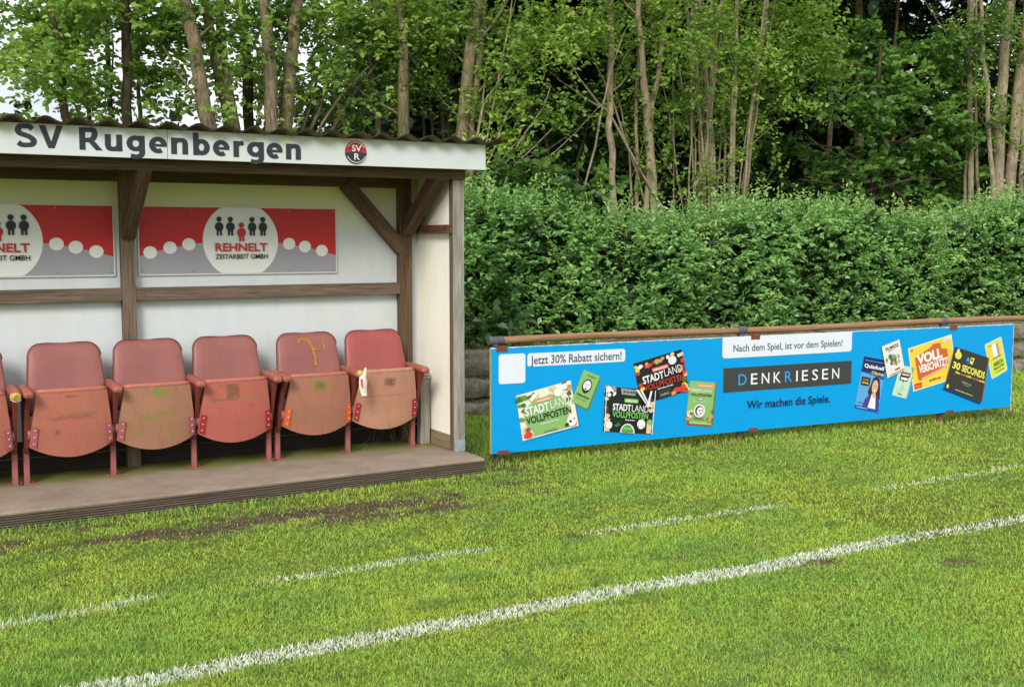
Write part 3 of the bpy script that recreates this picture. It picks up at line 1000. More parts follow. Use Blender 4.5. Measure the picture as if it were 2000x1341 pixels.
# frayed pale rim
mb = MB()
e = .0035
for (s0, z0, s1, z1) in ((BS0, BZ1, BS1, BZ1), (BS1, BZ0, BS1, BZ1)):
    n = 160 if s0 != s1 else 30
    for k in range(n):
        ta, tb = k / n, (k + 1) / n
        w = random.choice((.002, .003, .004, .006))
        A = (s0 + (s1 - s0) * ta, z0 + (z1 - z0) * ta); B_ = (s0 + (s1 - s0) * tb, z0 + (z1 - z0) * tb)
        dx = (-w, 0) if s0 == s1 else (0, -w)
        mb.add([P(A[0], A[1], .0656), P(B_[0], B_[1], .0656), P(B_[0] + dx[0], B_[1] + dx[1], .0656), P(A[0] + dx[0], A[1] + dx[1], .0656)], [(0, 1, 2, 3)])
adopt(mb.build("pale_rim", ink(226, 232, 230), None, recalc=False), brd)
for s, top in ((0.02, 1), (2.335, 1), (4.585, 1), (0.03, 0), (2.33, 0), (4.57, 0)):
    mb = MB()
    z0, z1 = (BZ1 - .028, BZ1 + .012) if top else (BZ0 - .012, BZ0 + .022)
    zc = (z0 + z1) / 2
    mb.bar(fpt(s - .045, .0695, zc), fpt(s + .045, .0695, zc), .004, z1 - z0, (0, 0, 1))
    zt = z1 - .003 if top else z0 + .003
    mb.bar(fpt(s, .067, zt), fpt(s, .012, zt), .085, .004, (0, 0, 1))
    adopt(mb.build("bracket", M["rust"], None, bevel=.001), brd)

bp = Print(lambda a, b, t: fpt(a, .0655 + t, b))
PLATE = ink(226, 232, 244); NAVY = ink(30, 44, 84); GREYT = ink(78, 82, 96)


def rr(px0, py0, px1, py1, mat, r=.02):
    a0, b1 = fpx(px0, py0); a1, b0 = fpx(px1, py1)
    bp.rrect(a0, min(b0, b1), a1, max(b0, b1), r, r, mat)
    return a0, a1, min(b0, b1), max(b0, b1)


a0, b1 = fpx(974, 692); a1, b0 = fpx(1026, 747)
bp.rrect(a0, b0, a1, b1, .02, .02, PLATE)                   # blank plate (its code is left out)
a0, b1 = fpx(1030, 690); a1, b0 = fpx(1221, 706)
b0 = fpx(1030, 716)[1]; b0b = b0
bp.rrect(a0, b0, a1, b1, .022, .022, PLATE)
ta, tb = fpx(1036, 709); tc, td = fpx(1214, 700)
bp.text("Jetzt 30% Rabatt sichern!", ta, tc, (b0 + b1) / 2 - .034, .068, GREYT, .016)
# plate at the top edge: only its lower corners are round
a0, _ = fpx(1411, 668); a1, _ = fpx(1664, 655)
b0 = fpx(1411, 700)[1]
pts = [(a0, BZ1 - .0), (a0, b0 + .03)] + [(a0 + .03 - .03 * math.cos(q), b0 + .03 - .03 * math.sin(q)) for q in np.linspace(0, PI / 2, 6)] + \
      [(a1 - .03 + .03 * math.sin(q), b0 + .03 - .03 * math.cos(q)) for q in np.linspace(0, PI / 2, 6)] + [(a1, BZ1)]
bp.poly(pts, PLATE)
ta, tb = fpx(1432, 687); tc, td = fpx(1645, 676)
bp.text("Nach dem Spiel, ist vor dem Spielen!", ta, tc, (tb + td) / 2, .062, GREYT, .014)
a0, b1 = fpx(1413, 719); a1, b0 = fpx(1662, 748)
b1 = (b1 + fpx(1662, 704)[1]) / 2; b0 = (b0 + fpx(1413, 767)[1]) / 2
bp.rect(a0, b0, a1, b1, ink(64, 66, 66))
L0 = fpx(1442, 735)[0]; L1 = fpx(1638, 735)[0]
cz = (b0 + b1) / 2 - .047
word = "DENKRIESEN"
wid = [.78, .62, .74, .70, .70, .16, .62, .60, .62, .74]
gap = .42
tot = sum(wid) + gap * 9
sc_ = (L1 - L0) / tot
xx = L0
for ch, w in zip(word, wid):
    bp.text(ch, xx, xx + w * sc_, cz, .096, ink(58, 158, 220) if ch in "DR" else ink(238, 240, 240), .004)
    xx += (w + gap) * sc_
ta, tb = fpx(1458, 796); tc, td = fpx(1620, 787)
bp.text("Wir machen die Spiele.", ta, tc, (tb + td) / 2, .072, NAVY, .016)
adopt(bp.build("printed_lettering", None), brd)

CLR = {k: ink(*v) for k, v in dict(lg=(140, 186, 112), lgd=(96, 150, 84), wh=(238, 238, 236), bk=(36, 40, 38), dk=(58, 58, 54), red=(206, 60, 52), or_=(226, 150, 104), bei=(226, 204, 166), br=(140, 92, 66),
       gr=(120, 200, 96), pk=(226, 112, 112), yel=(240, 208, 70), yel2=(238, 232, 84), ora=(206, 104, 44), blu=(40, 80, 170), nav=(34, 44, 96), sky=(96, 168, 226), skin=(226, 176, 150), hair=(66, 44, 36),
       mint=(196, 226, 204), grn=(58, 120, 60), lim=(214, 224, 70), grey=(150, 152, 150), cream=(238, 234, 210), pur=(70, 66, 150), shade=(14, 112, 176), lgs=(86, 132, 76), tom=(214, 70, 54)).items()}
_lay = [0.006]


def box_print(name, tl, tr, br, bl, thick=True):
    q = [fpx(*c) for c in (bl, br, tr, tl)]
    def mp_(a, b, t):
        s = (q[0][0] * (1 - a) + q[1][0] * a) * (1 - b) + (q[3][0] * (1 - a) + q[2][0] * a) * b
        z = (q[0][1] * (1 - a) + q[1][1] * a) * (1 - b) + (q[3][1] * (1 - a) + q[2][1] * a) * b
        return fpt(s, .0655 + t, z)
    p = Print(mp_, .00022, _lay[0]); p.name = name
    return p


def done(p):
    adopt(p.build("game_box_picture", None), brd)


def blob(p, a, b, r, mat, k=9, asp=1.0):
    pts = []
    for i in range(k):
        an = 2 * PI * i / k; rr_ = r * random.uniform(.7, 1.15)
        pts.append((a + rr_ * math.cos(an), b + rr_ * asp * math.sin(an)))
    p.poly(pts, mat)


def scribble(p, a0, a1, b, h, mat):
    """lettering too small to read in the photo"""
    x = a0
    while x < a1:
        w = random.uniform(.012, .035)
        p.rect(x, b, min(x + w, a1), b + h * random.uniform(.7, 1.0), mat); x += w + .012


C_ = CLR
# black and red edition, partly under the black one
_lay[0] = .0008
p = box_print("a", (1237, 710), (1331, 681.5), (1346.4, 762), (1252.4, 791))
p.rect(0, 0, 1, 1, C_["bk"])
for k in range(15): blob(p, random.uniform(.03, .97), random.choice((random.uniform(.86, .97), random.uniform(.84, .95))), .045, random.choice([C_["red"], C_["bei"], C_["or_"], C_["gr"], C_["wh"]]))
for k in range(22):
    b = random.uniform(.05, .95); blob(p, random.choice((random.uniform(.02, .09), random.uniform(.91, .98))), b, .05, random.choice([C_["red"], C_["tom"], C_["bei"], C_["yel"], C_["wh"], C_["grn"]]))
for k in range(10): blob(p, random.uniform(.62, .95), random.uniform(.05, .2), .06, random.choice([C_["tom"], C_["red"], C_["or_"]]))
blob(p, .30, .86, .055, C_["tom"]); p.oval(.76, .82, .085, .1, C_["wh"])
p.rect(.36, .03, .62, .22, C_["dk"]); scribble(p, .40, .58, .08, .05, C_["grey"])
p.rrect(.32, .68, .66, .77, .02, .03, C_["pk"]); scribble(p, .36, .62, .705, .04, C_["wh"])
p.text("STADT", .10, .53, .47, .19, C_["wh"], .03); p.text("LAND", .55, .92, .50, .19, C_["wh"], -.004)
p.text("VOLLPFOSTEN", .10, .92, .30, .15, C_["red"], .005)
scribble(p, .36, .68, .25, .03, C_["wh"]); done(p)
# green edition with a printed cream border of small things
p = box_print("b", (1007.5, 772.8), (1114.2, 742.5), (1130.4, 830.9), (1021, 860.6))
p.poly([(.02, -.03), (1.02, -.03), (1.02, .9), (.98, .02)], C_["shade"])
p.rect(0, 0, 1, 1, C_["cream"])
for k in range(34):
    t = random.random(); s = random.random()
    a, b = (s, random.uniform(.86, .97)) if t < .35 else ((random.uniform(.02, .13), s) if t < .65 else ((random.uniform(.88, .98), s) if t < .9 else (s * .35, .06)))
    blob(p, a, b, .05, random.choice([C_["bei"], C_["wh"], C_["or_"], C_["br"], C_["lgd"], C_["grn"], C_["bei"]]))
p.oval(.48, .45, .40, .40, C_["lg"], 26)
p.rect(.2, .05, .8, .3, C_["lg"])
blob(p, .1, .1, .09, C_["tom"]); blob(p, .04, .9, .07, C_["grn"]); blob(p, .12, .92, .06, C_["lgd"])
p.poly([(.20, .84), (.34, .97), (.39, .92), (.26, .79)], C_["wh"]); p.poly([(.39, .82), (.41, .97), (.55, .99), (.60, .86), (.52, .82)], C_["cream"])
p.oval(.74, .84, .085, .095, C_["wh"]); blob(p, .85, .92, .07, C_["wh"]); blob(p, .95, .85, .05, C_["or_"])
p.oval(.88, .14, .085, .10, C_["wh"]); blob(p, .86, .15, .03, C_["bk"], 5); blob(p, .93, .19, .022, C_["bk"], 5); blob(p, .79, .1, .05, C_["dk"], 6)
p.rrect(.30, .73, .62, .81, .02, .03, C_["or_"]); scribble(p, .34, .58, .75, .035, C_["wh"])
p.text("STADT", .10, .53, .51, .20, C_["wh"], .03); p.text("LAND", .56, .90, .53, .20, C_["wh"], -.004)
p.text("VOLLPFOSTEN", .10, .90, .33, .16, C_["bk"], .02)
scribble(p, .34, .66, .25, .025, C_["wh"]); scribble(p, .38, .60, .07, .03, C_["lgs"]); done(p)
# small green box with a bearded face
p = box_print("c", (1140.3, 721.5), (1172, 734.5), (1147, 798), (1115.5, 783.6))
p.poly([(1, 0), (1.1, -.05), (1.1, .96), (1, 1)], C_["lgs"]); p.poly([(0, 0), (1, 0), (1.1, -.05), (.1, -.05)], C_["lgs"])
p.rect(0, 0, 1, 1, C_["lg"])
p.oval(.5, .60, .28, .20, C_["bk"], 22); p.oval(.5, .61, .22, .15, C_["wh"], 22); p.poly([(.28, .56), (.36, .47), (.5, .53), (.64, .47), (.72, .56), (.66, .42), (.5, .36), (.34, .42)], C_["bk"])
p.oval(.5, .475, .08, .012, C_["wh"], 10); p.rect(.36, .635, .44, .65, C_["bk"]); p.rect(.56, .635, .64, .65, C_["bk"]); p.rect(.48, .56, .52, .62, C_["grey"])
scribble(p, .28, .8, .88, .035, C_["lgs"]); p.text("Klatscher", .12, .88, .255, .07, C_["bk"], .02); scribble(p, .14, .8, .17, .02, C_["lgs"]); done(p)
# black edition
p = box_print("d", (1182.2, 753.4), (1278.8, 762), (1271.6, 847.9), (1177.6, 842.5))
p.rect(0, 0, 1, 1, C_["bk"])
for k in range(14): blob(p, random.uniform(.03, .2), random.uniform(.84, .98), .06, random.choice([C_["wh"], C_["grey"], C_["bk"], C_["wh"]]))
for k in range(20): blob(p, random.choice((random.uniform(.02, .09), random.uniform(.91, .985))), random.uniform(.05, .85), .05, random.choice([C_["bei"], C_["br"], C_["wh"], C_["bei"], C_["dk"], C_["gr"]]))
p.rect(.02, .02, .12, .3, C_["bei"]); p.rect(.88, .02, .98, .3, C_["bei"])
p.poly([(.30, .99), (.62, .97), (.60, .84), (.32, .85)], C_["grey"]); scribble(p, .36, .6, .89, .05, C_["dk"])
for k in range(4): p.poly([(.60 + .03 * k, .98), (.64 + .03 * k, .98), (.90 + .01 * k, .62), (.87 + .01 * k, .62)], C_["wh"] if k != 2 else C_["dk"])
p.poly([(.9, .98), (.94, .98), (.88, .6), (.85, .62)], C_["wh"])
p.oval(.1, .16, .07, .08, C_["wh"]); p.oval(.76, .22, .085, .11, C_["wh"]); p.oval(.93, .28, .05, .06, C_["gr"])
for k in range(8): p.rect(.16 + k * .09, .02, .166 + k * .09, .2, C_["dk"])
p.poly([(.48 + .15 * math.cos(PI * k / 14), .005 + .21 * math.sin(PI * k / 14)) for k in range(15)], C_["wh"]); p.poly([(.48 + .125 * math.cos(PI * k / 14), .01 + .18 * math.sin(PI * k / 14)) for k in range(15)], C_["lgd"]); p.rect(.4, .08, .56, .13, C_["gr"])
p.poly([(.2, .16), (.30, .24), (.32, .16), (.24, .12)], C_["grn"])
p.rrect(.38, .68, .66, .77, .02, .03, C_["gr"]); scribble(p, .41, .63, .705, .035, C_["wh"])
p.text("STADT", .15, .52, .49, .16, C_["wh"], .03); p.text("LAND", .54, .88, .49, .16, C_["wh"], -.004)
p.text("VOLLPFOSTEN", .15, .88, .34, .145, C_["gr"], .02); scribble(p, .42, .62, .285, .025, C_["wh"])
p.rect(0, -.0, .015, 1, C_["wh"]); p.rect(.985, 0, 1, 1, C_["wh"]); done(p)
# tall green edition
p = box_print("e", (1347.7, 743), (1397, 746.5), (1389, 830), (1338.3, 826.5))
p.poly([(1, 0), (1.07, -.04), (1.07, .97), (1, 1)], C_["lgs"]); p.poly([(0, 0), (1, 0), (1.07, -.04), (.07, -.04)], C_["br"])
p.rect(0, 0, 1, 1, C_["lg"])
p.rect(.30, .86, 1, .95, C_["or_"]); scribble(p, .36, .9, .89, .03, C_["wh"])
p.text("STADT", .08, .45, .75, .075, C_["wh"], .03); p.text("LAND", .48, .88, .75, .075, C_["wh"], .0); p.text("VOLLPFOSTEN", .06, .9, .66, .06, C_["bk"], .02)
p.oval(.46, .59, .13, .04, C_["grey"]); scribble(p, .38, .54, .575, .03, C_["wh"]); scribble(p, .2, .68, .52, .02, C_["wh"])
p.oval(.46, .32, .22, .155, C_["wh"], 22); p.oval(.46, .32, .17, .12, C_["dk"], 22); p.oval(.49, .31, .13, .1, C_["wh"], 18); p.rect(.44, .31, .48, .35, C_["dk"]); p.rect(.54, .31, .58, .35, C_["dk"]); p.oval(.51, .26, .05, .015, C_["dk"], 8)
scribble(p, .28, .66, .12, .05, C_["br"])
for k in range(14): blob(p, random.choice((random.uniform(.03, .14), random.uniform(.80, .97))), random.uniform(.04, .34), .07, random.choice([C_["br"], C_["bei"], C_["wh"], C_["or_"]]), 8, .6)
scribble(p, .1, .9, .03, .015, C_["wh"]); done(p)
# blue portrait box: generic woman in a blue blazer
p = box_print("f", (1688, 695.4), (1731.5, 703.5), (1715, 806.4), (1668.5, 796.5))
p.rect(0, 0, 1, 1, C_["sky"]); p.rect(0, .72, 1, 1, C_["nav"]); p.poly([(0, .72), (1, .72), (1, .62), (.5, .68), (0, .70)], C_["blu"]); p.rect(0, 0, 1, .07, C_["blu"])
p.rect(.06, .93, .95, .94, C_["sky"])
p.text("Quizduell", .08, .95, .80, .075, C_["wh"], .035); p.text("Olymp", .44, .98, .70, .06, C_["yel"], .03)
p.rect(.07, .46, .44, .62, C_["bk"]); p.text("DAS", .14, .38, .555, .035, C_["or_"], .03); p.text("SPIEL", .11, .41, .49, .04, C_["yel"], .03)
p.poly([(.50, .50), (.55, .62), (.68, .67), (.84, .62), (.90, .48), (.97, .25), (.78, .22), (.50, .26), (.42, .36)], C_["hair"])
p.poly([(.30, .06), (.36, .22), (.55, .32), (.85, .30), (.98, .18), (.98, .06)], C_["pur"])
p.poly([(.52, .06), (.60, .33), (.76, .33), (.84, .06)], C_["wh"]); p.poly([(.60, .34), (.66, .26), (.74, .26), (.76, .36)], C_["skin"])
p.oval(.68, .47, .13, .13, C_["skin"], 18, .1); p.poly([(.52, .48), (.58, .60), (.70, .62), (.82, .58), (.76, .65), (.6, .65)], C_["hair"])
p.oval(.69, .40, .05, .012, C_["wh"], 10); p.oval(.63, .49, .02, .008, C_["bk"], 8); p.oval(.73, .49, .02, .008, C_["bk"], 8)
scribble(p, .08, .34, .12, .02, C_["nav"]); scribble(p, .06, .5, .03, .015, C_["wh"]); done(p)
# small mint box
_lay[0] = .0008
p = box_print("g", (1758.5, 712), (1786, 718), (1769.4, 778), (1742, 771))
p.poly([(1, 0), (1.07, .03), (1.07, 1.0), (1, 1)], C_["grey"])
p.rect(0, 0, 1, 1, C_["mint"]); p.rect(.22, .66, .86, .80, C_["bk"]); p.rect(.20, .52, .78, .67, C_["bk"])
p.rect(.28, .69, .80, .77, C_["pk"]); scribble(p, .3, .76, .70, .05, C_["wh"]); p.rect(.26, .55, .72, .63, C_["wh"]); p.poly([(.42, .52), (.52, .52), (.47, .46)], C_["bk"])
for k in range(12): blob(p, random.uniform(.2, .8), random.uniform(.15, .42), .03, ink(178, 212, 192))
scribble(p, .32, .62, .08, .035, C_["dk"]); done(p)
# white film box (over the blue one)
_lay[0] = .012
p = box_print("h", (1720.4, 676.5), (1754.6, 662.4), (1765.4, 721.5), (1731.5, 738))
p.rect(0, 0, 1, 1, C_["cream"]); p.rect(.12, .04, .97, .97, ink(232, 230, 226))
p.text("FILMRISS", .17, .90, .80, .12, C_["bk"], .03); p.rect(.28, .755, .62, .77, C_["bk"])
for k in range(22): blob(p, random.gauss(.52, .14), random.gauss(.46, .11), .07, random.choice([C_["lgd"], C_["grn"], C_["or_"], C_["bei"], C_["br"], C_["grey"]]), 7)
p.rect(.46, .13, .74, .165, C_["bk"]); p.poly([(.12, .04), (.97, .04), (.97, .07), (.12, .07)], C_["pk"]); done(p)
# yellow box
_lay[0] = .0008
p = box_print("i", (1773.5, 680.4), (1858.4, 652.5), (1868, 738), (1784, 764.4))
p.rect(0, 0, 1, 1, C_["cream"]); p.rect(.02, .02, .985, .98, C_["yel"])
p.poly([(.12, .74), (.48, .86), (.56, .92), (.72, .90), (.74, .76), (.86, .72), (.88, .38), (.20, .20), (.14, .22)], C_["ora"])
p.poly([(.16, .71), (.48, .80), (.70, .82), (.71, .70), (.83, .66), (.85, .42), (.24, .28), (.18, .28)], C_["ora"])
p.text("VOLL", .16, .74, .56, .24, C_["wh"], .05); p.text("VERSCHÄTZT!", .18, .86, .36, .19, C_["wh"], .04)
p.poly([(.22, .25), (.82, .35), (.82, .30), (.22, .20)], ink(232, 176, 140)); scribble(p, .38, .64, .11, .05, C_["dk"])
p.rect(.03, .04, .20, .16, C_["tom"]); scribble(p, .05, .18, .07, .05, C_["or_"]); p.poly([(.78, .88), (.98, .90), (.98, .98), (.78, .96)], C_["cream"]); scribble(p, .8, .96, .92, .02, C_["grey"])
p.oval(.07, .93, .025, .03, C_["grey"]); done(p)
# yellow green card box
p = box_print("j", (1922.6, 673), (1955.5, 656.4), (1968, 722.4), (1937, 741))
p.rrect(0, 0, 1, 1, .08, .05, C_["mint"]); p.rrect(.08, .04, .93, .96, .05, .03, C_["lim"]); p.poly([(.08, .5), (.93, .5), (.93, .93), (.08, .93)], C_["yel"])
p.rrect(.36, .52, .72, .90, .12, .08, C_["wh"]); p.rrect(.62, .53, .73, .89, .04, .03, C_["grey"]); p.oval(.54, .51, .30, .02, C_["br"], 12); p.rect(.50, .42, .56, .5, C_["bei"])
p.text("ARSCH", .24, .84, .29, .12, C_["grn"], .05); p.text("MALLOWS", .24, .86, .19, .08, C_["grn"], .04); scribble(p, .26, .82, .11, .03, C_["grn"]); scribble(p, .14, .34, .9, .02, C_["br"]); done(p)
# black box with yellow lettering (over the yellow one)
_lay[0] = .010
p = box_print("k", (1863.5, 676.5), (1929, 698), (1915, 783), (1843, 756))
p.poly([(0, 0), (.92, -.04), (1.0, .03), (1, .05)], C_["nav"]); p.poly([(-.03, -.05), (.98, -.07), (1, 0), (0, 0)], ink(24, 60, 120)); p.poly([(1, 0), (1.03, .03), (1.03, .97), (1, 1)], C_["br"])
p.rect(0, 0, 1, 1, C_["dk"])
p.oval(.15, .83, .09, .09, C_["yel2"]); p.oval(.12, .93, .04, .05, C_["mint"]); p.oval(.15, .82, .055, .055, C_["lim"])
p.poly([(.38, .72), (.40, .87), (.50, .87), (.49, .71)], C_["blu"]); p.poly([(.50, .74), (.51, .88), (.61, .88), (.58, .72)], C_["yel2"]); p.poly([(.40, .78), (.46, .76), (.46, .84), (.42, .85)], C_["sky"]); p.poly([(.52, .80), (.57, .8), (.57, .85), (.52, .85)], C_["dk"])
p.text("30", .06, .27, .50, .17, C_["yel2"], .035); p.text("SECONDS", .32, .97, .50, .17, C_["yel2"], .035)
a = .18
for n_, (w, c) in enumerate([(.12, "yel2"), (.12, "pk"), (.17, "lim"), (.16, "pk"), (.16, "yel2")]):
    scribble(p, a, a + w, .41, .05, C_[c]); a += w + .02
scribble(p, .38, .64, .24, .05, C_["grey"]); scribble(p, .42, .6, .20, .02, C_["grey"]); scribble(p, .25, .72, .03, .025, C_["lim"]); p.oval(.04, .05, .03, .05, C_["yel2"]); done(p)

# ------------------------------------------------------------------ terrain
def value_noise(x, y, seed=0):
    xi, yi = np.floor(x).astype(np.int64), np.floor(y).astype(np.int64)
    fx, fy = x - xi, y - yi
    fx, fy = fx * fx * (3 - 2 * fx), fy * fy * (3 - 2 * fy)
    def h(a, b):
        n = (a * 374761393 + b * 668265263 + seed * 1442695041) & 0x7fffffff
        n = ((n ^ (n >> 13)) * 1274126177) & 0x7fffffff
        return ((n ^ (n >> 16)) & 0xffff) / 65535.0
    return (h(xi, yi) * (1 - fx) + h(xi + 1, yi) * fx) * (1 - fy) + (h(xi, yi + 1) * (1 - fx) + h(xi + 1, yi + 1) * fx) * fy


def fbm(x, y, seed=0, oct_=4):
    s, a, t = 0, 1.0, 0
    for k in range(oct_):
        s = s + a * value_noise(x * 2 ** k, y * 2 ** k, seed + k); t += a; a *= .55
    return s / t


DIRT_SPOTS = [(on_z(1605, 1098, 0), .10), (on_z(1872, 1096, 0), .10), (on_z(1122, 1046, 0), .06), (on_z(1710, 860, 0), .05)]


def soil(x, y):
    """0 grass .. 1 bare soil (numpy)"""
    yc = 6.46 + .07 * np.sin(x * 1.7) + (fbm(x * .9, y * .3, 13) - .5) * .3
    d = np.abs(y - yc) / .30
    side = np.clip((4.1 - x) / .5, 0, 1)
    n = fbm(x * 2.6, y * 6.5, 3) * .7 + fbm(x * 9, y * 16, 4) * .3
    heavy = .13 * np.exp(-((x - 2.55) / .45) ** 2) + .05 * np.exp(-((x - .5) / .5) ** 2)
    s = np.clip(1.25 - d, 0, 1) * side * 1.3 * np.clip((n - .452 + heavy) / .09, 0, 1)
    edge = np.clip(1 - np.abs(y - 6.85 + .0 * x) / .12, 0, 1) * side * .45
    ff = np.abs((np.stack([x, y], -1) - FA) @ FN + .03)
    foot = np.clip(1 - ff / .22, 0, 1) * (x > 3.9) * np.clip((fbm(x * 2.2, y * 4, 9) - .3) / .3, 0, 1) * .8
    corner = np.clip(1 - np.hypot(x - 3.95, y - 7.05) / .35, 0, 1) * .8
    s = np.maximum(np.maximum(s, edge), np.maximum(foot, corner))
    for p_, r_ in DIRT_SPOTS:
        s = np.maximum(s, np.clip(1.3 - np.hypot((x - p_[0]) / 1.3, (y - p_[1]) / .7) / r_, 0, 1) * np.clip((n - .2) / .3, 0, 1))
    return np.clip(s, 0, 1)


def ground_mat():
    mt, nt, bs = new_mat("turf_soil")
    v = coords(nt, "Object")
    n1 = noise(nt, v, 14, 6, .65); n2 = noise(nt, v, 1.2, 4)
    g = ramp(nt, n1, [(.3, rgb(56, 60, 22)), (.55, rgb(92, 104, 38)), (.8, rgb(120, 124, 58))])
    g = mix(nt, 1.0, g, ramp(nt, n2, [(.3, (.8,) * 3), (.7, (1.15,) * 3)]), "MULTIPLY")
    s = ramp(nt, n1, [(.3, rgb(54, 43, 35)), (.6, rgb(88, 74, 61)), (.85, rgb(118, 102, 84))])
    at = nt.nodes.new("ShaderNodeAttribute"); at.attribute_name = "Col"
    c = mix(nt, at.outputs["Fac"], g, s)
    nt.links.new(c, bs.inputs["Base Color"])
    bs.inputs["Roughness"].default_value = .95; bs.inputs["Specular IOR Level"].default_value = .1
    bump(nt, bs, n1, .6, .02)
    return mt


def grid_obj(name, xs, ys, zf, mat, colf=None):
    X, Y = np.meshgrid(xs, ys); nx, ny = len(xs), len(ys)
    V = np.stack([X, Y, zf(X, Y)], -1).reshape(-1, 3)
    i = np.arange(nx - 1)[None, :] + np.arange(ny - 1)[:, None] * nx
    F = np.stack([i, i + 1, i + 1 + nx, i + nx], -1).reshape(-1, 4)
    return np_mesh(name, V, F, mat, colf(V) if colf else None, True)


def np_mesh(name, V, F, mat, colr=None, smooth=False, parent=None):
    me = bpy.data.meshes.new(name)
    me.vertices.add(len(V)); me.vertices.foreach_set("co", np.ascontiguousarray(V, dtype=np.float32).ravel())
    k = F.shape[1]
    me.loops.add(F.size); me.loops.foreach_set("vertex_index", np.ascontiguousarray(F, dtype=np.int32).ravel())
    me.polygons.add(len(F)); me.polygons.foreach_set("loop_start", np.arange(0, F.size, k, dtype=np.int32))
    me.polygons.foreach_set("use_smooth", np.full(len(F), smooth, dtype=bool))
    if colr is not None:
        ca = me.color_attributes.new("Col", "FLOAT_COLOR", "POINT")
        c4 = np.ones((len(V), 4), np.float32); c4[:, :3] = colr
        ca.data.foreach_set("color", c4.ravel())
    me.materials.append(mat)
    me.update(calc_edges=True)
    o = bpy.data.objects.new(name, me); COL.objects.link(o)
    if parent: o.parent = parent
    return o


GM = ground_mat()
# one sheet of turf: fine near the shelter, reaching the horizon
xs = np.concatenate([[-400, -150, -60, -20, -8], np.arange(-4, 13.01, .06), [15, 20, 30, 60, 150, 400]])
ys = np.concatenate([[-400, -150, -60, -20, -6, -1], np.arange(1.5, 9.3, .06), [9.6, 12, 20, 60, 150, 400]])
def gz(X, Y): return np.where((np.abs(X) < 15) & (Y < 9.4), (fbm(X * .9, Y * .9, 21) - .5) * .012 - .006, -.012)
o = grid_obj("ground", xs, ys, gz, GM, lambda V: np.repeat(soil(V[:, 0], V[:, 1])[:, None], 3, 1))
tag(o, kind="structure")


def bank_mat():
    mt, nt, bs = new_mat("leaf_litter")
    v = coords(nt, "Object"); n1 = noise(nt, v, 16, 6, .7)
    nt.links.new(ramp(nt, n1, [(.3, rgb(38, 30, 22)), (.55, rgb(70, 58, 38)), (.75, rgb(84, 84, 44))]), bs.inputs["Base Color"])
    bs.inputs["Roughness"].default_value = .95
    bump(nt, bs, n1, .7, .03)
    return mt


BM = bank_mat()
xs = np.concatenate([[-60, -20], np.arange(-6, 30, .4), [36, 60]]); ys = np.concatenate([[9.92], np.arange(10.1, 13, .3), np.arange(13, 34, 1.5), [60]])
def bz(X, Y): return np.where(Y < 9.95, -.1, .56 + (fbm(X * .7, Y * .7, 5) - .5) * .12 + np.clip(Y - 10, 0, 3) * .02)
o = grid_obj("bank", xs, ys, bz, BM); tag(o, kind="structure")

# stone terrace, three worn courses stepping up to the hedge
ter = root("stone_terrace", (9, 9.4, 0)); tag(ter, "old grey stone terrace of three worn steps below the hedge", "steps")


def stone_mat():
    mt, nt, bs = new_mat("old_stone")
    v = coords(nt, "Object", (1, 1, 1.6)); n1 = noise(nt, v, 9, 8, .7); n2 = noise(nt, v, 2.2, 4)
    c = ramp(nt, n1, [(.3, rgb(60, 52, 44)), (.5, rgb(120, 110, 98)), (.7, rgb(150, 142, 130))])
    c = mix(nt, ramp(nt, n2, [(.5, BLACK), (.65, (.7,) * 3)]), c, rgb(80, 84, 48))
    nt.links.new(c, bs.inputs["Base Color"]); bs.inputs["Roughness"].default_value = .9
    bump(nt, bs, n1, .9, .03)
    return mt


ST = stone_mat()
for lev, (y0, z0, z1) in enumerate(((9.22, 0.0, .125), (9.40, .17, .33), (9.62, .36, .575))):
    mb = MB(); x = -1.0
    while x < 22:
        L = random.uniform(.7, 1.6)
        j = lambda s=.012: random.uniform(-s, s)
        n = max(3, int(L / .12))
        prof = []
        yy = y0 + j(.03); zz0, zz1 = z0 + j(), z1 + j()
        vs = []
        for k in range(n + 1):
            xx = x + .006 + (L - .012) * k / n
            e_ = .02 if k in (0, n) else 0
            vs += [(xx, yy + e_ + j(), zz0), (xx, yy - .01 + e_ + j(), (zz0 + zz1) / 2 + j()), (xx, yy + .012 + e_ + j(), zz1 - .012 + j(.006)), (xx, yy + .06 + j(), zz1 + j(.006)), (xx, yy + .62, zz1)]
        fs = [(k * 5 + q, (k + 1) * 5 + q, (k + 1) * 5 + q + 1, k * 5 + q + 1) for k in range(n) for q in range(4)]
        mb.add(vs, fs, 0, None, True)
        x += L
    adopt(mb.build("stone_course", ST, None, recalc=False), ter)
mb = MB(); mb.box(-2, 24, 9.75, 10.2, -.2, .33)
adopt(mb.build("core", M["dark_plank"], None), ter)

# ------------------------------------------------------------------ foliage
def leaf_mat(name, trans=.35, rough=.5, spec=.35, tint=(1.0, 1.12, .6)):
    mt, nt, bs = new_mat(name)
    at = nt.nodes.new("ShaderNodeAttribute"); at.attribute_name = "Col"
    nt.links.new(at.outputs["Color"], bs.inputs["Base Color"])
    bs.inputs["Roughness"].default_value = rough; bs.inputs["Specular IOR Level"].default_value = spec
    tr = nt.nodes.new("ShaderNodeBsdfTranslucent")
    tcol = mix(nt, 1.0, at.outputs["Color"], (*tint, 1), "MULTIPLY")
    nt.links.new(tcol, tr.inputs["Color"])
    ms = nt.nodes.new("ShaderNodeMixShader"); ms.inputs[0].default_value = trans
    nt.links.new(bs.outputs[0], ms.inputs[1]); nt.links.new(tr.outputs[0], ms.inputs[2])
    nt.links.new(ms.outputs[0], nt.nodes["Material Output"].inputs["Surface"])
    return mt


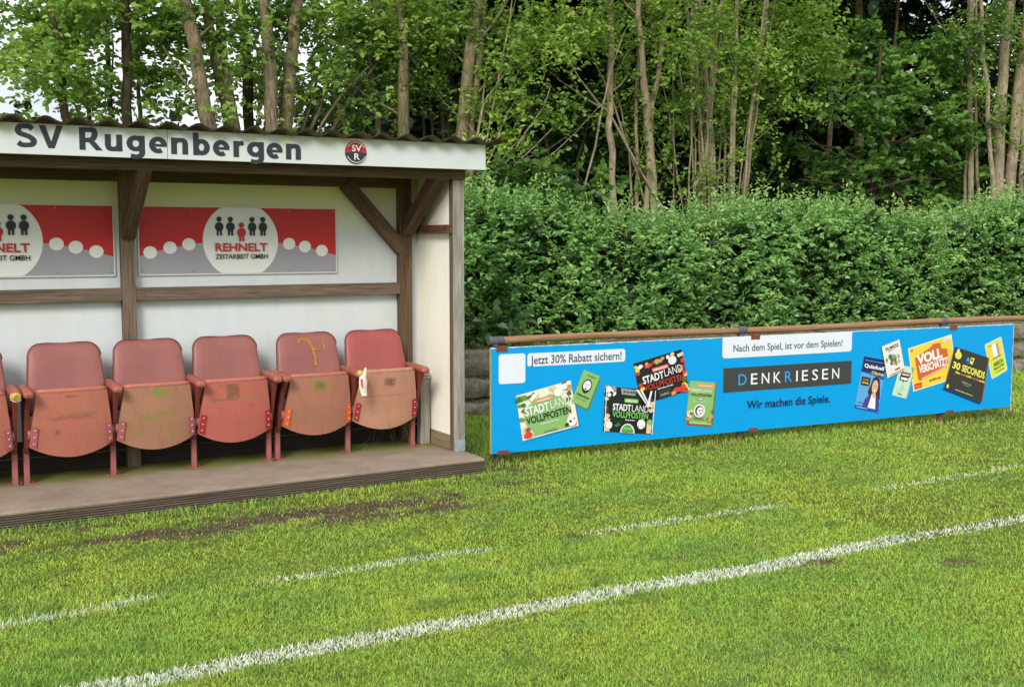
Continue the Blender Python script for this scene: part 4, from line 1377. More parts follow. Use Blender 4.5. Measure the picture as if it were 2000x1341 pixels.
LEAF = leaf_mat("foliage", .36, .42, .45, (1.25, 1.25, .6)); HLEAF = leaf_mat("hedge_foliage", .28, .40, .5, (1.2, 1.25, .7))


def bark_mat(name, dark, mid, light, moss):
    mt, nt, bs = new_mat(name)
    v = coords(nt, "Object", (1, 1, .25)); n1 = noise(nt, v, 30, 8, .75, .6); n2 = noise(nt, coords(nt), 3, 4)
    c = ramp(nt, n1, [(.34, dark), (.5, mid), (.68, light)])
    c = mix(nt, ramp(nt, n2, [(.45, BLACK), (.7, (.65,) * 3)]), c, moss)
    nt.links.new(c, bs.inputs["Base Color"]); bs.inputs["Roughness"].default_value = .9; bs.inputs["Specular IOR Level"].default_value = .15
    bump(nt, bs, n1, .9, .02)
    return mt


BARK = bark_mat("grey_brown_bark", rgb(66, 56, 44), rgb(122, 108, 86), rgb(160, 146, 120), rgb(104, 108, 66))
BARK_D = bark_mat("dark_bark", rgb(40, 33, 26), rgb(76, 64, 50), rgb(104, 90, 70), rgb(70, 76, 44))
BARK_P = bark_mat("pale_bark", rgb(98, 86, 68), rgb(154, 138, 114), rgb(190, 176, 150), rgb(130, 132, 90))


def unit(a): return a / np.maximum(np.linalg.norm(a, axis=-1, keepdims=True), 1e-9)


def leaf_geo(base, d, nrm, L, W, col):
    d = unit(d); s = unit(np.cross(nrm, d)); n = np.cross(d, s)
    L = L[:, None]; W = W[:, None]
    fold = n * W * .22
    v = np.stack([base, base + d * L * .3 + s * W * .46 + fold, base + d * L * .68 + s * W * .38 + fold * .7, base + d * L - n * L * .08,
                  base + d * L * .68 - s * W * .38 + fold * .7, base + d * L * .3 - s * W * .46 + fold], 1)
    N_ = len(base); i = np.arange(N_)[:, None] * 6
    f = np.concatenate([i + np.array([[0, 1, 2, 3]]), i + np.array([[0, 3, 4, 5]])], 0)
    return v.reshape(-1, 3), f, np.repeat(col, 6, 0)


def twigs(c, out, tl, k, L, W, pal, up=.3, droop=.1, flat=.7, clump=None, spread=.9):
    """leafy twigs: c (n,3) feet, out (n,3) headings; k leaves on each"""
    n = len(c)
    d = unit(out + rng.normal(0, .45, (n, 3)) + np.array([0, 0, up]))
    t = (np.arange(k) + .5) / k
    ln = tl * rng.uniform(.6, 1.25, n)
    side = unit(np.cross(d, np.array([0, 0, 1.0])) + rng.normal(0, .2, (n, 3)))
    P_ = c[:, None, :] + d[:, None, :] * (t[None, :, None] * ln[:, None, None]) - np.array([0, 0, 1.0]) * (t[None, :, None] ** 2 * droop * ln[:, None, None])
    sg = np.where(np.arange(k) % 2 == 0, 1.0, -1.0)[None, :, None]
    ld = d[:, None, :] * .55 + side[:, None, :] * sg * spread + rng.normal(0, .35, (n, k, 3)) - np.array([0, 0, .18])
    nr = np.array([0, 0, 1.0]) * flat + rng.normal(0, .5, (n, k, 3)) + d[:, None, :] * .1
    pal = np.array(pal)
    a = np.clip((clump if clump is not None else rng.random(n))[:, None] * .7 + rng.random((n, k)) * .45 - .08, 0, 1)
    if len(pal) == 2: col = pal[0] + (pal[1] - pal[0]) * a[..., None]
    else:
        a2 = a * 2; col = np.where((a2 < 1)[..., None], pal[0] + (pal[1] - pal[0]) * np.clip(a2, 0, 1)[..., None], pal[1] + (pal[2] - pal[1]) * np.clip(a2 - 1, 0, 1)[..., None])
    sz = rng.uniform(.65, 1.2, n * k)
    return leaf_geo(P_.reshape(-1, 3), ld.reshape(-1, 3), nr.reshape(-1, 3), L * sz, W * sz, col.reshape(-1, 3))


def join_geo(parts):
    V, F, Cc, b = [], [], [], 0
    for v, f, c in parts:
        V.append(v); F.append(f + b); Cc.append(c); b += len(v)
    return np.concatenate(V), np.concatenate(F), np.concatenate(Cc)


PAL_L = [(.095, .185, .034), (.220, .370, .062), (.360, .500, .100)]     # light spring foliage
PAL_M = [(.060, .125, .028), (.135, .250, .046), (.250, .380, .075)]
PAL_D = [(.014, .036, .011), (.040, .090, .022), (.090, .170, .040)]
PAL_F = [(.007, .018, .006), (.018, .042, .011), (.045, .085, .022)]     # deep wood, its shade put into darkened leaf colours
PAL_H = [(.080, .200, .054), (.210, .410, .110), (.380, .560, .185)]     # hedge


def axis_depth(p): return float((np.asarray(p) - EYE) @ FWD)


def ell_points(px, py, rx, ry, yd, n, depth=None):
    """points of an ellipsoid seen at (px, py) on the plane Y = yd"""
    c = on_y(px, py, yd); k = axis_depth(c) / FPX
    q = rng.normal(0, 1, (n, 3)); q = unit(q) * (rng.random((n, 1)) ** .45)
    dm = depth or max(.35, rx * k * .7)
    P_ = c + RGT * (q[:, :1] * rx * k) + UPV * (q[:, 1:2] * ry * k) + np.array([_sy, _cy, 0]) * (q[:, 2:] * dm)
    return P_, unit(RGT * q[:, :1] + UPV * q[:, 1:2] * .6 + np.array([_sy, _cy, 0]) * q[:, 2:])


def stem_pts(st, yd, ztop=None, zbase=.45):
    """photo points (px, py, width px), listed from the foot up"""
    P_, R_ = [], []
    for px, py, w in st:
        p = on_y(px, py, yd); P_.append(p); R_.append(max(w * axis_depth(p) / FPX / 2, .004))
    if P_[0][2] > zbase:
        d = (P_[0] - P_[1]); d = d / d[2]
        dz = zbase - P_[0][2]; dd = d * dz; dd[:2] *= .6
        P_.insert(0, P_[0] + dd); R_.insert(0, R_[0] * 1.18)
    if ztop and P_[-1][2] < ztop:
        d = (P_[-1] - P_[-2]); d = d / d[2]; h = ztop - P_[-1][2]; dd = d * h; dd[:2] *= .6
        P_.append(P_[-1] + dd * .5); R_.append(R_[-1] * .75); P_.append(P_[-1] + dd * .5 + np.array([.1, .1, 0])); R_.append(R_[-2] * .35)
    # resample with a slight wander
    out, rad = [], []
    for a, b, ra, rb in zip(P_, P_[1:], R_, R_[1:]):
        n = max(2, int(np.linalg.norm(b - a) / .35))
        for i in range(n):
            t = i / n; out.append(a + (b - a) * t + rng.normal(0, .012, 3) * np.array([1, 1, .3])); rad.append((ra + (rb - ra) * t) * random.uniform(.94, 1.06))
    out.append(P_[-1]); rad.append(R_[-1])
    return out, rad


def limb(mb, p, d, L, r, n=6, bend=.25):
    pts, rad = [np.array(p)], [r]
    d = np.array(d, float); d /= np.linalg.norm(d)
    for i in range(n):
        d = d + rng.normal(0, bend * .5, 3) + np.array([0, 0, .06]); d /= np.linalg.norm(d)
        pts.append(pts[-1] + d * L / n); rad.append(r * (1 - (i + 1) / (n + .6)))
    mb.tube(pts, rad, 5, 0, False)
    return pts


GROUP_T = "trees behind the hedge and shelter"


def px_right(stems): return stems[0][0][0] > 700


def tree(label, yd, stems, fol=(), pal=PAL_M, bark=None, name="tree", cat="tree", ztop=9.0, crown=1.0, limbs=6, leaf=(.070, .048), dens=.0094, twl=.40, along=0.0, group=GROUP_T, k=9, twigdens=1.0, nseg=9):
    base = stem_pts(stems[0], yd, ztop)[0][0]
    r_ = root(name, tuple(base)); tag(r_, label, cat, group)
    mb = MB(); parts = []; feet = []
    for si, st in enumerate(stems):
        pts, rad = stem_pts(st, yd + (si % 3 - 1) * .12 * (si > 0), ztop if ztop and st[0][2] > 5 else None)
        mb.tube(pts, rad, nseg if rad[0] > .03 else 6, 0, False)
        m_ = len(pts)
        for q in range(limbs if rad[0] > .03 else max(1, limbs // 3)):
            i = random.randrange(m_ // 4, m_)
            an = random.uniform(0, 2 * PI)
            lp = limb(mb, pts[i], (math.cos(an), math.sin(an), random.uniform(.2, 1.3)), random.uniform(.7, 1.9), max(.006, min(.022, rad[i] * .4)))
            feet += [(a, b - a) for a, b in zip(lp[2:], lp[3:])]
        if along:
            for i in range(1, m_ - 1):
                for q in range(np.random.default_rng(si * 100 + i).poisson(along)):
                    an = random.uniform(0, 2 * PI); d = np.array([math.cos(an), math.sin(an), .4])
                    feet.append((np.array(pts[i]) + d * rad[i] + (np.array(pts[i + 1]) - pts[i]) * random.random(), d))
    tr = adopt(mb.build("trunk", bark or BARK, None, recalc=False), r_)
    if feet:
        c = np.array([f[0] for f in feet]); d = unit(np.array([f[1] for f in feet]))
        rep = 1; c = np.repeat(c, rep, 0) + rng.normal(0, .06, (len(c) * rep, 3)); d = np.repeat(d, rep, 0)
        parts.append(twigs(c, d, twl * .8, k, leaf[0], leaf[1], pal))
    for e in fol:
        px, py, rx, ry = e[:4]; dn = e[4] if len(e) > 4 else 1.0
        n = int(dens * dn * PI * rx * ry)
        if n < 1: continue
        # clumpy: sub-centres
        ns = max(2, n // 15)
        cc, oo = ell_points(px, py, rx, ry, yd + (.28 if random.random() < .82 else -.2) + rng.normal(0, .12), ns)
        idx = rng.integers(0, ns, n)
        c = cc[idx] + rng.normal(0, .15, (n, 3)) * np.array([1.15, 1.15, .7]); o_ = oo[idx]
        parts.append(twigs(c, o_, twl, k, leaf[0], leaf[1], pal, clump=rng.random(ns)[idx]))
    if crown:
        # the crown above the frame
        top = np.array(stem_pts(stems[0], yd, ztop)[0][-1])
        n = int(130 * crown * (1.5 if px_right(stems) else .7))
        q = rng.normal(0, 1, (n, 3)) * np.array([1.3, 1.3, 1.1])
        c = top + q + np.array([0, 0, -.6]); keep = (c[:, 2] > CAMZ + .235 * np.hypot(c[:, 0], c[:, 1]))
        c = c[keep]
        if len(c): parts.append(twigs(c, unit(q[keep]), .7, 8, .21, .15, pal))
    V, F, Cc = join_geo(parts)
    adopt(np_mesh("crown", V, F, LEAF, Cc), r_)
    return r_


# ---- left group, seen above the shelter roof (the sky shows between them)
tree("dark curved young tree leaning left above the letters SV of the shelter", 12.6, [[(134, 250, 18), (124, 190, 17), (116, 130, 16), (108, 60, 13), (95, 0, 11)]],
     [(60, 70, 120, 70, 0.62), (30, 165, 70, 60, 0.50), (120, 130, 70, 45, 0.62), (150, 30, 90, 40, 0.62), (40, 10, 80, 40, 0.62), (30, 215, 60, 30, 0.56)], PAL_L, BARK_D, crown=.5, limbs=1, leaf=(.082, .060), dens=.0095)
tree("thin sapling leaning left between the dark curved tree and the slim pair above the shelter", 13.2, [[(176, 250, 9), (168, 170, 8), (158, 115, 7), (146, 40, 5), (140, 0, 4)]],
     [(185, 130, 45, 60, 0.50), (165, 60, 60, 40, 0.62), (190, 205, 30, 30, 0.43)], PAL_L, crown=.2, limbs=1, leaf=(.082, .060), dens=.0095)
tree("slim straight tree above the letter u of the shelter lettering", 13.8, [[(218, 255, 11), (213, 150, 10), (210, 60, 9), (206, 0, 8)], [(222, 250, 5), (224, 130, 4), (218, 60, 3)]],
     [(215, 75, 55, 60, 0.56), (225, 195, 40, 35, 0.43), (240, 10, 60, 30, 0.62)], PAL_M, BARK_D, crown=.3, limbs=1, leaf=(.082, .060), dens=.0095)
tree("straight dark mid sized trunk above the letter g of the shelter lettering", 12.9, [[(250, 260, 20), (249, 150, 19), (247, 70, 18), (246, 0, 17)]],
     [(255, 70, 40, 60, 0.31), (290, 50, 60, 60, 0.56), (255, 215, 28, 40, 0.62), (300, 10, 80, 30, 0.62)], PAL_L, BARK_D, crown=.5, limbs=1, leaf=(.082, .060), dens=.0095)
tree("thin pale sapling right of the straight dark trunk above the shelter", 13.4, [[(281, 258, 9), (272, 180, 8), (268, 90, 7), (266, 0, 6)]],
     [(290, 150, 38, 50, 0.56), (320, 110, 40, 50, 0.50), (330, 215, 45, 30, 0.37), (345, 160, 30, 40, 0.43)], PAL_L, crown=.2, limbs=1, leaf=(.082, .060), dens=.0095)
tree("thick leaning trunk with bare lower stem above the second e of the lettering", 12.4, [[(414, 262, 30), (396, 170, 28), (377, 80, 26), (364, 15, 24), (358, -20, 22)], [(392, 210, 5), (345, 140, 4), (318, 90, 3)]],
     [(345, 30, 60, 35, 0.62), (400, 20, 60, 35, 0.68), (355, 190, 35, 30, 0.37), (405, 90, 18, 40, 0.31)], PAL_M, BARK, crown=.6, limbs=1, leaf=(.082, .060), dens=.0095)
tree("leaning twin trunk between the thick leaning trunk and the upright pair above the shelter", 12.7, [[(450, 262, 22), (432, 170, 21), (416, 90, 20), (400, 10, 18)], [(464, 262, 20), (444, 160, 19), (432, 90, 17), (424, 0, 15)]],
     [(450, 55, 50, 60, 0.68), (470, 110, 45, 40, 0.62), (460, 180, 25, 45, 0.50), (440, 10, 70, 30, 0.62)], PAL_L, BARK, crown=.5, limbs=1, leaf=(.082, .060), dens=.0095)
tree("dark trunk in shade left of the upright pair above the shelter", 13.6, [[(487, 262, 20), (482, 160, 20), (478, 60, 18), (474, 0, 16)]],
     [(490, 150, 32, 60, 0.62), (500, 60, 45, 55, 0.68), (478, 220, 18, 35, 0.50)], PAL_L, BARK_D, crown=.4, limbs=1, leaf=(.082, .060), dens=.0095)
tree("pale upright trunk, left one of the pair above the word end gen", 12.5, [[(530, 262, 26), (530, 170, 26), (524, 90, 24), (518, 0, 20)]],
     [(525, 40, 35, 45, 0.43), (545, 125, 25, 40, 0.50), (515, 110, 14, 40, 0.37)], PAL_M, BARK, crown=.5, limbs=1, leaf=(.082, .060), dens=.0095)
tree("upright trunk splitting the foliage, right one of the pair above the word end gen", 12.7, [[(558, 262, 28), (563, 170, 28), (572, 80, 24), (582, 0, 20)]],
     [(600, 60, 55, 55, 0.62), (610, 140, 45, 55, 0.56), (640, 60, 60, 60, 0.62), (580, 150, 16, 60, 0.37), (650, 170, 55, 50, 0.50)], PAL_L, BARK, crown=.5, limbs=1, leaf=(.082, .060), dens=.0095)
tree("leaning slender stems in a loose clump behind the roof left of the club emblem", 13.0, [[(600, 270, 8), (640, 170, 6), (690, 60, 4)], [(585, 270, 7), (612, 180, 6), (640, 100, 4)], [(640, 275, 7), (700, 170, 5), (760, 90, 4)], [(610, 272, 6), (660, 190, 5), (720, 130, 3)], [(680, 275, 6), (650, 180, 5), (655, 80, 4)]],
     [(680, 90, 60, 70, .9), (690, 200, 70, 40, .8), (640, 230, 50, 25, .6), (730, 120, 50, 60, .9)], PAL_M, BARK, "shrub", "shrub", None, 0, 3, group="shrubs behind the hedge and shelter")
tree("thin trunk above the club emblem", 13.2, [[(741, 275, 12), (735, 230, 11), (727, 180, 10), (724, 60, 8), (722, 0, 7)]],
     [(740, 40, 60, 50, 1.1), (720, 150, 45, 40, .7)], PAL_M, BARK, crown=.5, limbs=4)
tree("straight medium trunk above the right half of the shelter roof", 12.8, [[(791, 280, 23), (789, 180, 23), (786, 90, 21), (783, 0, 19)]],
     [(770, 60, 60, 60, 1), (800, 110, 40, 50, .9), (825, 40, 60, 45, 1.1), (775, 190, 30, 40, .6), (815, 200, 35, 40, .5)], PAL_L, BARK, crown=.8, limbs=4)
tree("group of slim dark stems between the two larger trunks over the roof end", 13.6, [[(866, 280, 9), (862, 150, 9), (860, 0, 8)], [(876, 280, 8), (874, 150, 7), (880, 0, 6)], [(830, 280, 6), (826, 170, 5), (818, 60, 5)], [(845, 280, 6), (838, 180, 5), (842, 60, 4)]],
     [(850, 80, 60, 60, .9), (845, 240, 40, 30, .6)], PAL_M, BARK_D, crown=.5, limbs=4)
tree("large pale trunk leaning right above the end of the shelter roof", 12.3, [[(901, 290, 25), (908, 190, 25), (919, 95, 24), (932, 0, 23)], [(920, 290, 16), (925, 190, 16), (934, 95, 15), (944, 0, 14)]],
     [(925, 30, 35, 35, .7), (900, 60, 40, 50, .8), (880, 30, 50, 40, 1), (915, 220, 14, 40, .5)], PAL_L, BARK, crown=.8, limbs=3)
tree("shrub of long bare wands leaning right past the shelter corner", 12.0, [[(918, 400, 5.0), (965, 290, 4.3), (1010, 190, 2.5), (1035, 150, 2.2)], [(925, 395, 5.0), (955, 260, 3.7), (985, 100, 3.1), (1000, 0, 2.5)], [(915, 400, 4.3), (930, 280, 3.7), (950, 130, 3.1)], [(930, 400, 4.3), (1000, 300, 3.7), (1060, 210, 2.5), (1075, 170, 2.2)], [(940, 400, 3.7), (1010, 320, 3.1), (1080, 250, 2.2)], [(922, 400, 4.3), (975, 320, 3.7), (1015, 270, 2.5), (1050, 255, 2.2)], [(950, 400, 3.7), (1040, 330, 3.1), (1080, 300, 2.2)], [(912, 400, 3.7), (945, 200, 3.1), (1005, 120, 2.5), (1070, 100, 2.2)]],
     [(975, 230, 50, 60, .5), (1000, 130, 70, 40, .6), (1050, 170, 55, 45, .6), (945, 330, 40, 40, .8), (985, 60, 50, 50, .6), (1080, 100, 60, 40, .7), (1000, 350, 50, 25, .8)], PAL_L, BARK_P, "shrub", "shrub", None, 0, 4, group="shrubs behind the hedge and shelter", along=.1)
# ---- dark gap and the stand right of it
tree("dark round leaved shrub in the shady gap right of the shelter", 13.2, [[(1075, 400, 8), (1070, 300, 6), (1060, 220, 4)], [(1120, 400, 8), (1130, 310, 6), (1150, 230, 4)]],
     [(1090, 240, 60, 40, .7), (1130, 310, 80, 45, .9), (1070, 340, 50, 30, .8), (1170, 360, 60, 30, .8), (1160, 240, 40, 30, .5), (1040, 385, 60, 20, .8)], PAL_D, BARK_D, "shrub", "shrub", None, 0, 2, (.105, .095), .008, group="shrubs behind the hedge and shelter")
tree("slender pale straight stem standing alone before the dark gap", 12.2, [[(1196, 345, 14), (1192, 250, 13), (1191, 180, 12), (1194, 90, 12), (1190, 0, 10)], [(1192, 225, 5), (1150, 180, 4), (1110, 120, 3), (1100, 60, 2)], [(1192, 180, 4), (1150, 100, 3), (1090, 60, 2)], [(1194, 130, 4), (1215, 70, 3), (1235, 40, 2)]],
     [(1120, 40, 90, 45, 1.0), (1050, 50, 70, 50, .9), (1150, 90, 60, 30, .7), (1200, 30, 50, 35, .7)], PAL_L, BARK_P, crown=1.2, limbs=3)
tree("pair of thin stems right of the lone slender stem", 12.5, [[(1243, 385, 8), (1243, 250, 7), (1248, 120, 6), (1252, 0, 6)], [(1233, 400, 5), (1228, 300, 4), (1212, 210, 3), (1195, 150, 3)]],
     [(1235, 160, 35, 50, .6), (1250, 60, 40, 50, .8), (1225, 260, 30, 40, .4)], PAL_L, BARK_P, crown=.6, limbs=3)
tree("forked trunk with leafy shoots in the middle of the right hand stand", 12.3, [[(1273, 345, 17), (1266, 250, 17), (1257, 150, 15), (1250, 60, 12), (1247, 0, 11)], [(1272, 260, 11), (1284, 150, 10), (1297, 60, 9), (1303, 0, 8)]],
     [(1275, 190, 30, 60, .8), (1290, 60, 40, 60, .9), (1270, 320, 30, 40, .8), (1240, 20, 40, 30, .9)], PAL_L, BARK_P, crown=.9, limbs=4, along=.5)
sts = []
for i in range(26):
    b = random.uniform(1310, 1480); lean = (b - 1385) * .36 + random.uniform(-45, 55)
    w_ = random.choice((3, 3.5, 4, 5, 6)) if i % 5 else random.choice((9, 12))
    sts.append([(b, 410, w_), (b + lean * .3, 280, w_ * .9), (b + lean * .8, 130, w_ * .7), (b + lean * 1.25, 0, w_ * .5)])
tree("big leafy shrub of many upright stems between the forked trunk and the dark linden", 12.4, sts,
     [(1350, 90, 70, 100, .9), (1440, 80, 90, 85, 1.2), (1520, 90, 75, 85, 1.3), (1560, 50, 60, 60, 1), (1420, 200, 90, 65, 1.1), (1500, 170, 70, 55, 1.3), (1560, 130, 50, 50, .9), (1385, 285, 70, 40, .45), (1335, 330, 35, 50, .5), (1440, 300, 50, 40, .45), (1490, 240, 60, 40, .7), (1360, 385, 50, 20, .5), (1330, 220, 40, 50, .4), (1540, 210, 50, 40, .8)],
     PAL_L, BARK_P, "shrub", "shrub", None, 0, 1, (.070, .047), .0094, group="shrubs behind the hedge and shelter", along=.08)
for (a, b, c_, lab) in ((1622, 1618, 10, "slim grey trunk in the background left above the dark linden"), (1679, 1678, 18, "grey trunk in the background rising out of the dark linden"), (1745, 1752, 7, "thin grey stem in the background right of the linden top")):
    tree(lab, 15.5, [[(a, 260, c_), (a, 120, c_), (b, 0, c_ * .9)]], [(a, 30, 70, 45, .7), (a + 40, 80, 50, 30, .5)], PAL_D, BARK, crown=.5, limbs=3)
tree("dark linden with broad leaves in flat layers above the right half of the hedge", 12.9,
     [[(1700, 420, 16), (1705, 300, 14), (1712, 200, 10), (1720, 90, 6)], [(1705, 330, 8), (1640, 290, 6), (1580, 280, 3)], [(1708, 300, 8), (1790, 260, 6), (1850, 250, 3)], [(1705, 370, 7), (1780, 350, 5), (1840, 350, 3)], [(1705, 380, 7), (1630, 360, 5), (1560, 350, 3)]],
     [(1640, 130, 70, 18, 1.6), (1740, 90, 110, 22, 1.6), (1840, 75, 80, 22, 1.6), (1700, 145, 120, 20, 1.7), (1820, 140, 90, 22, 1.7), (1620, 190, 80, 18, 1.4), (1740, 205, 110, 22, 1.8), (1860, 200, 50, 22, 1.4), (1660, 245, 100, 20, 1.2), (1800, 255, 80, 24, 1.8),
      (1590, 300, 80, 18, 1.1), (1760, 290, 110, 24, 1.8), (1870, 295, 50, 30, 1.4), (1690, 335, 110, 22, 1.4), (1810, 340, 80, 26, 1.8), (1580, 355, 70, 24, 1.1), (1700, 385, 130, 26, 1.6), (1830, 390, 80, 24, 1.4), (1640, 395, 60, 24, 1.2)],
     [(.045, .110, .026), (.105, .230, .045), (.215, .380, .075)], BARK_D, "linden_tree", "tree", None, 0.0, 2, (.112, .098), .0062, .36, 0, "linden", 8)
tree("upright trunk at the right with foliage at its top, left of the two thick trunks", 12.6, [[(1896, 390, 11), (1895, 250, 11), (1893, 120, 11), (1900, 0, 10)], [(1912, 390, 6), (1905, 250, 6), (1904, 80, 5)], [(1884, 390, 7), (1890, 300, 6), (1890, 100, 6)]],
     [(1900, 60, 50, 40, 1.1), (1880, 150, 30, 30, .7)], PAL_M, BARK_P, crown=.6, limbs=3)
tree("thin curved stem between the right hand trunks", 12.2, [[(1941, 390, 10), (1932, 260, 9), (1922, 120, 8), (1918, 60, 8), (1916, 0, 7)]],
     [(1945, 55, 45, 30, 1.2), (1935, 185, 40, 16, .9), (1930, 262, 50, 12, 1.0)], PAL_L, BARK_P, crown=.4, limbs=2)
tree("thick pale trunk at the right, left one of two beside the frame edge", 12.4, [[(1950, 390, 22), (1953, 250, 22), (1958, 150, 20), (1966, 60, 19), (1972, 0, 18)]],
     [(1975, 90, 45, 35, 1.0), (1950, 10, 50, 25, 1.1)], PAL_M, BARK_P, crown=.8, limbs=2)
tree("thick trunk leaning right at the frame edge", 12.5, [[(1970, 390, 22), (1980, 270, 22), (1990, 170, 20), (2004, 60, 19), (2012, 0, 18)], [(1996, 390, 10), (2000, 200, 9), (2004, 0, 8)]],
     [(1990, 200, 30, 30, .9), (2020, 40, 50, 50, 1)], PAL_M, BARK_P, crown=.8, limbs=3)
# ---- broad leaved bush rising over the left end of the hedge
tree("pale green broad leaved bush topping the left end of the hedge", 11.2, [[(985, 420, 6), (985, 380, 5), (990, 345, 3)], [(1040, 430, 6), (1060, 400, 5), (1080, 385, 3)]],
     [(990, 365, 40, 18, 1.5), (1020, 385, 50, 18, 1.6), (1070, 392, 60, 14, 1.5), (1140, 385, 50, 12, 1.4), (1170, 372, 14, 8, 2.0), (960, 345, 25, 20, 1.2)], [(.05, .12, .025), (.085, .18, .035), (.15, .26, .05)], BARK, "bush", "bush", None, 0, 2, (.105, .08), .009, .3, 0, "bushes", 8)

# ---- far wood: one dark mass
parts = []
n = 20000
X_ = rng.uniform(3.5, 52, n); Y_ = 17 + (rng.random(n) ** .7) * 8
zt = np.clip(3.2 + (X_ - 7.5) * 1.7, 3.2, 9.5); zt = zt * (.8 + .35 * fbm(X_ * .5, Y_ * 0 + 2, 31))
gapX = (X_ > 27) & (rng.random(n) < .45)
Z_ = .5 + rng.random(n) * np.where(gapX, 3.5, zt - .5)
c = np.stack([X_, Y_, Z_], -1)
keep = ~((Z_ > 4.6) & (rng.random(n) < .15))
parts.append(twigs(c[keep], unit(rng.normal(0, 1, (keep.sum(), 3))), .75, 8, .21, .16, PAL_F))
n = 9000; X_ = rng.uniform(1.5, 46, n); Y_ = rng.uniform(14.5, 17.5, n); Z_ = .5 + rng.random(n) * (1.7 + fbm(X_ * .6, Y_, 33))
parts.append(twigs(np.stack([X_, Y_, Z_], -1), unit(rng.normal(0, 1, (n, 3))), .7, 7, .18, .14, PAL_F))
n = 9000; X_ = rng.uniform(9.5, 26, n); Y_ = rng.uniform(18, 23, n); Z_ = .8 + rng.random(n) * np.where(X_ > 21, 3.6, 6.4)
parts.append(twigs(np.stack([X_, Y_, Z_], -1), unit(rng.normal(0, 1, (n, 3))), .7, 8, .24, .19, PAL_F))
n = 9000; X_ = rng.uniform(8.5, 50, n); Y_ = rng.uniform(13.6, 25, n); Z_ = np.maximum(rng.uniform(6.2, 9.5, n), CAMZ + .23 * np.hypot(X_, Y_) + .3)  # unseen leaf canopy above the frame, added to darken the wood below
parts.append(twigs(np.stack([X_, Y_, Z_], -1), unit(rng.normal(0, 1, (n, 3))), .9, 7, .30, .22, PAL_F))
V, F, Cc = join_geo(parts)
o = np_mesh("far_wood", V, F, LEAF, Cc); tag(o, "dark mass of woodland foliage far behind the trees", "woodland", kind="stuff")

# ---- hedge in two lengths with a dark seam between them
def hedge(label, x0, x1, y0=10.25, y1=11.25, zb=.60):
    r_ = root("hedge", ((x0 + x1) / 2, 10.7, .6)); tag(r_, label, "hedge", "clipped hedges behind the fence")
    parts = []
    area = (x1 - x0) * 1.6
    def dens_at(x): return np.clip((9.5 / np.maximum(x, 6)) ** 1.2, .35, 1.1)
    def topz(x): return 1.88 + .09 * np.sin(x * 1.3 + 1) + .36 * (fbm(x * 1.1, x * 0 + .5, 41) - .5) + np.clip((x - 12.6) / 2, 0, 1) * .16
    # front face
    n = int((x1 - x0) * 330); X_ = rng.uniform(x0, x1, n); X_ = X_[rng.random(n) < dens_at(X_)]; n = len(X_)
    tz = topz(X_); v = rng.random(n); Z_ = zb - .1 + (tz - zb + .1) * v
    bulge = (fbm(X_ * 1.9, Z_ * 2.3, 51) - .5) * .75 + .12 * np.abs(np.sin(X_ * 2.2 + .4 * np.sin(Z_ * 3)))
    endr = np.minimum(X_ - x0, x1 - X_); round_ = np.clip(1 - endr / .35, 0, 1) ** 2 * .45
    Y_ = y0 + .05 - bulge + round_ + np.clip((v - .82) / .18, 0, 1) ** 2 * .35 + rng.random(n) ** 2 * .30
    c = np.stack([X_, Y_, Z_], -1)
    out = np.stack([rng.normal(0, .5, n), -np.ones(n), rng.normal(.1, .4, n) + v * .5], -1)
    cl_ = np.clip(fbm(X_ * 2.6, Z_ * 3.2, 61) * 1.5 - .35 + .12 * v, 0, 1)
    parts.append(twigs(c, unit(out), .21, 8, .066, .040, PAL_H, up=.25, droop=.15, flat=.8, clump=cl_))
    # inner leaves
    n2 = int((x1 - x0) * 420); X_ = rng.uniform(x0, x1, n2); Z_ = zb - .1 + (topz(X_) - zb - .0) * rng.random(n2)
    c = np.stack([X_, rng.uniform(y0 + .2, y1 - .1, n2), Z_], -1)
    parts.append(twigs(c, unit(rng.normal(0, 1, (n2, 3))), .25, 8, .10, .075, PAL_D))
    # top with upright young shoots
    n3 = int((x1 - x0) * 150); X_ = rng.uniform(x0, x1, n3); Y_ = rng.uniform(y0 + .1, y1, n3)
    c = np.stack([X_, Y_, topz(X_) - .10 + rng.normal(0, .07, n3)], -1)
    parts.append(twigs(c, np.tile([0, 0, 1.0], (n3, 1)), .26, 9, .056, .032, PAL_H, up=.9, droop=0, flat=.4, clump=.15 + .6 * rng.random(n3)))
    n4 = int((x1 - x0) * 26); X_ = rng.uniform(x0, x1, n4)
    c = np.stack([X_, rng.uniform(y0 + .15, y1 - .2, n4), topz(X_) - .06 + rng.normal(0, .06, n4)], -1)
    parts.append(twigs(c, np.tile([0, 0, 1.0], (n4, 1)), .40, 12, .058, .03, [PAL_H[1], PAL_H[2], (.2, .28, .06)], up=1.5, droop=0, flat=.3, spread=.6))
    V, F, Cc = join_geo(parts)
    adopt(np_mesh("foliage", V, F, HLEAF, Cc), r_)
    mb = MB()
    for k in range(int((x1 - x0) * 2.2)):
        x = x0 + .2 + k / 2.2; limb(mb, (x, 10.75 + random.uniform(-.2, .2), .45), (random.uniform(-.2, .2), random.uniform(-.3, .1), 1), 1.3, .018)
    adopt(mb.build("stems", BARK_D, None, recalc=False), r_)


XG = float(on_y(1592, 520, 10.2)[0])
hedge("tall clipped green hedge between the shelter corner and the dark seam over the board lettering", 3.2, XG)
hedge("tall clipped green hedge running from the dark seam to the right edge", XG + .02, 22.0)
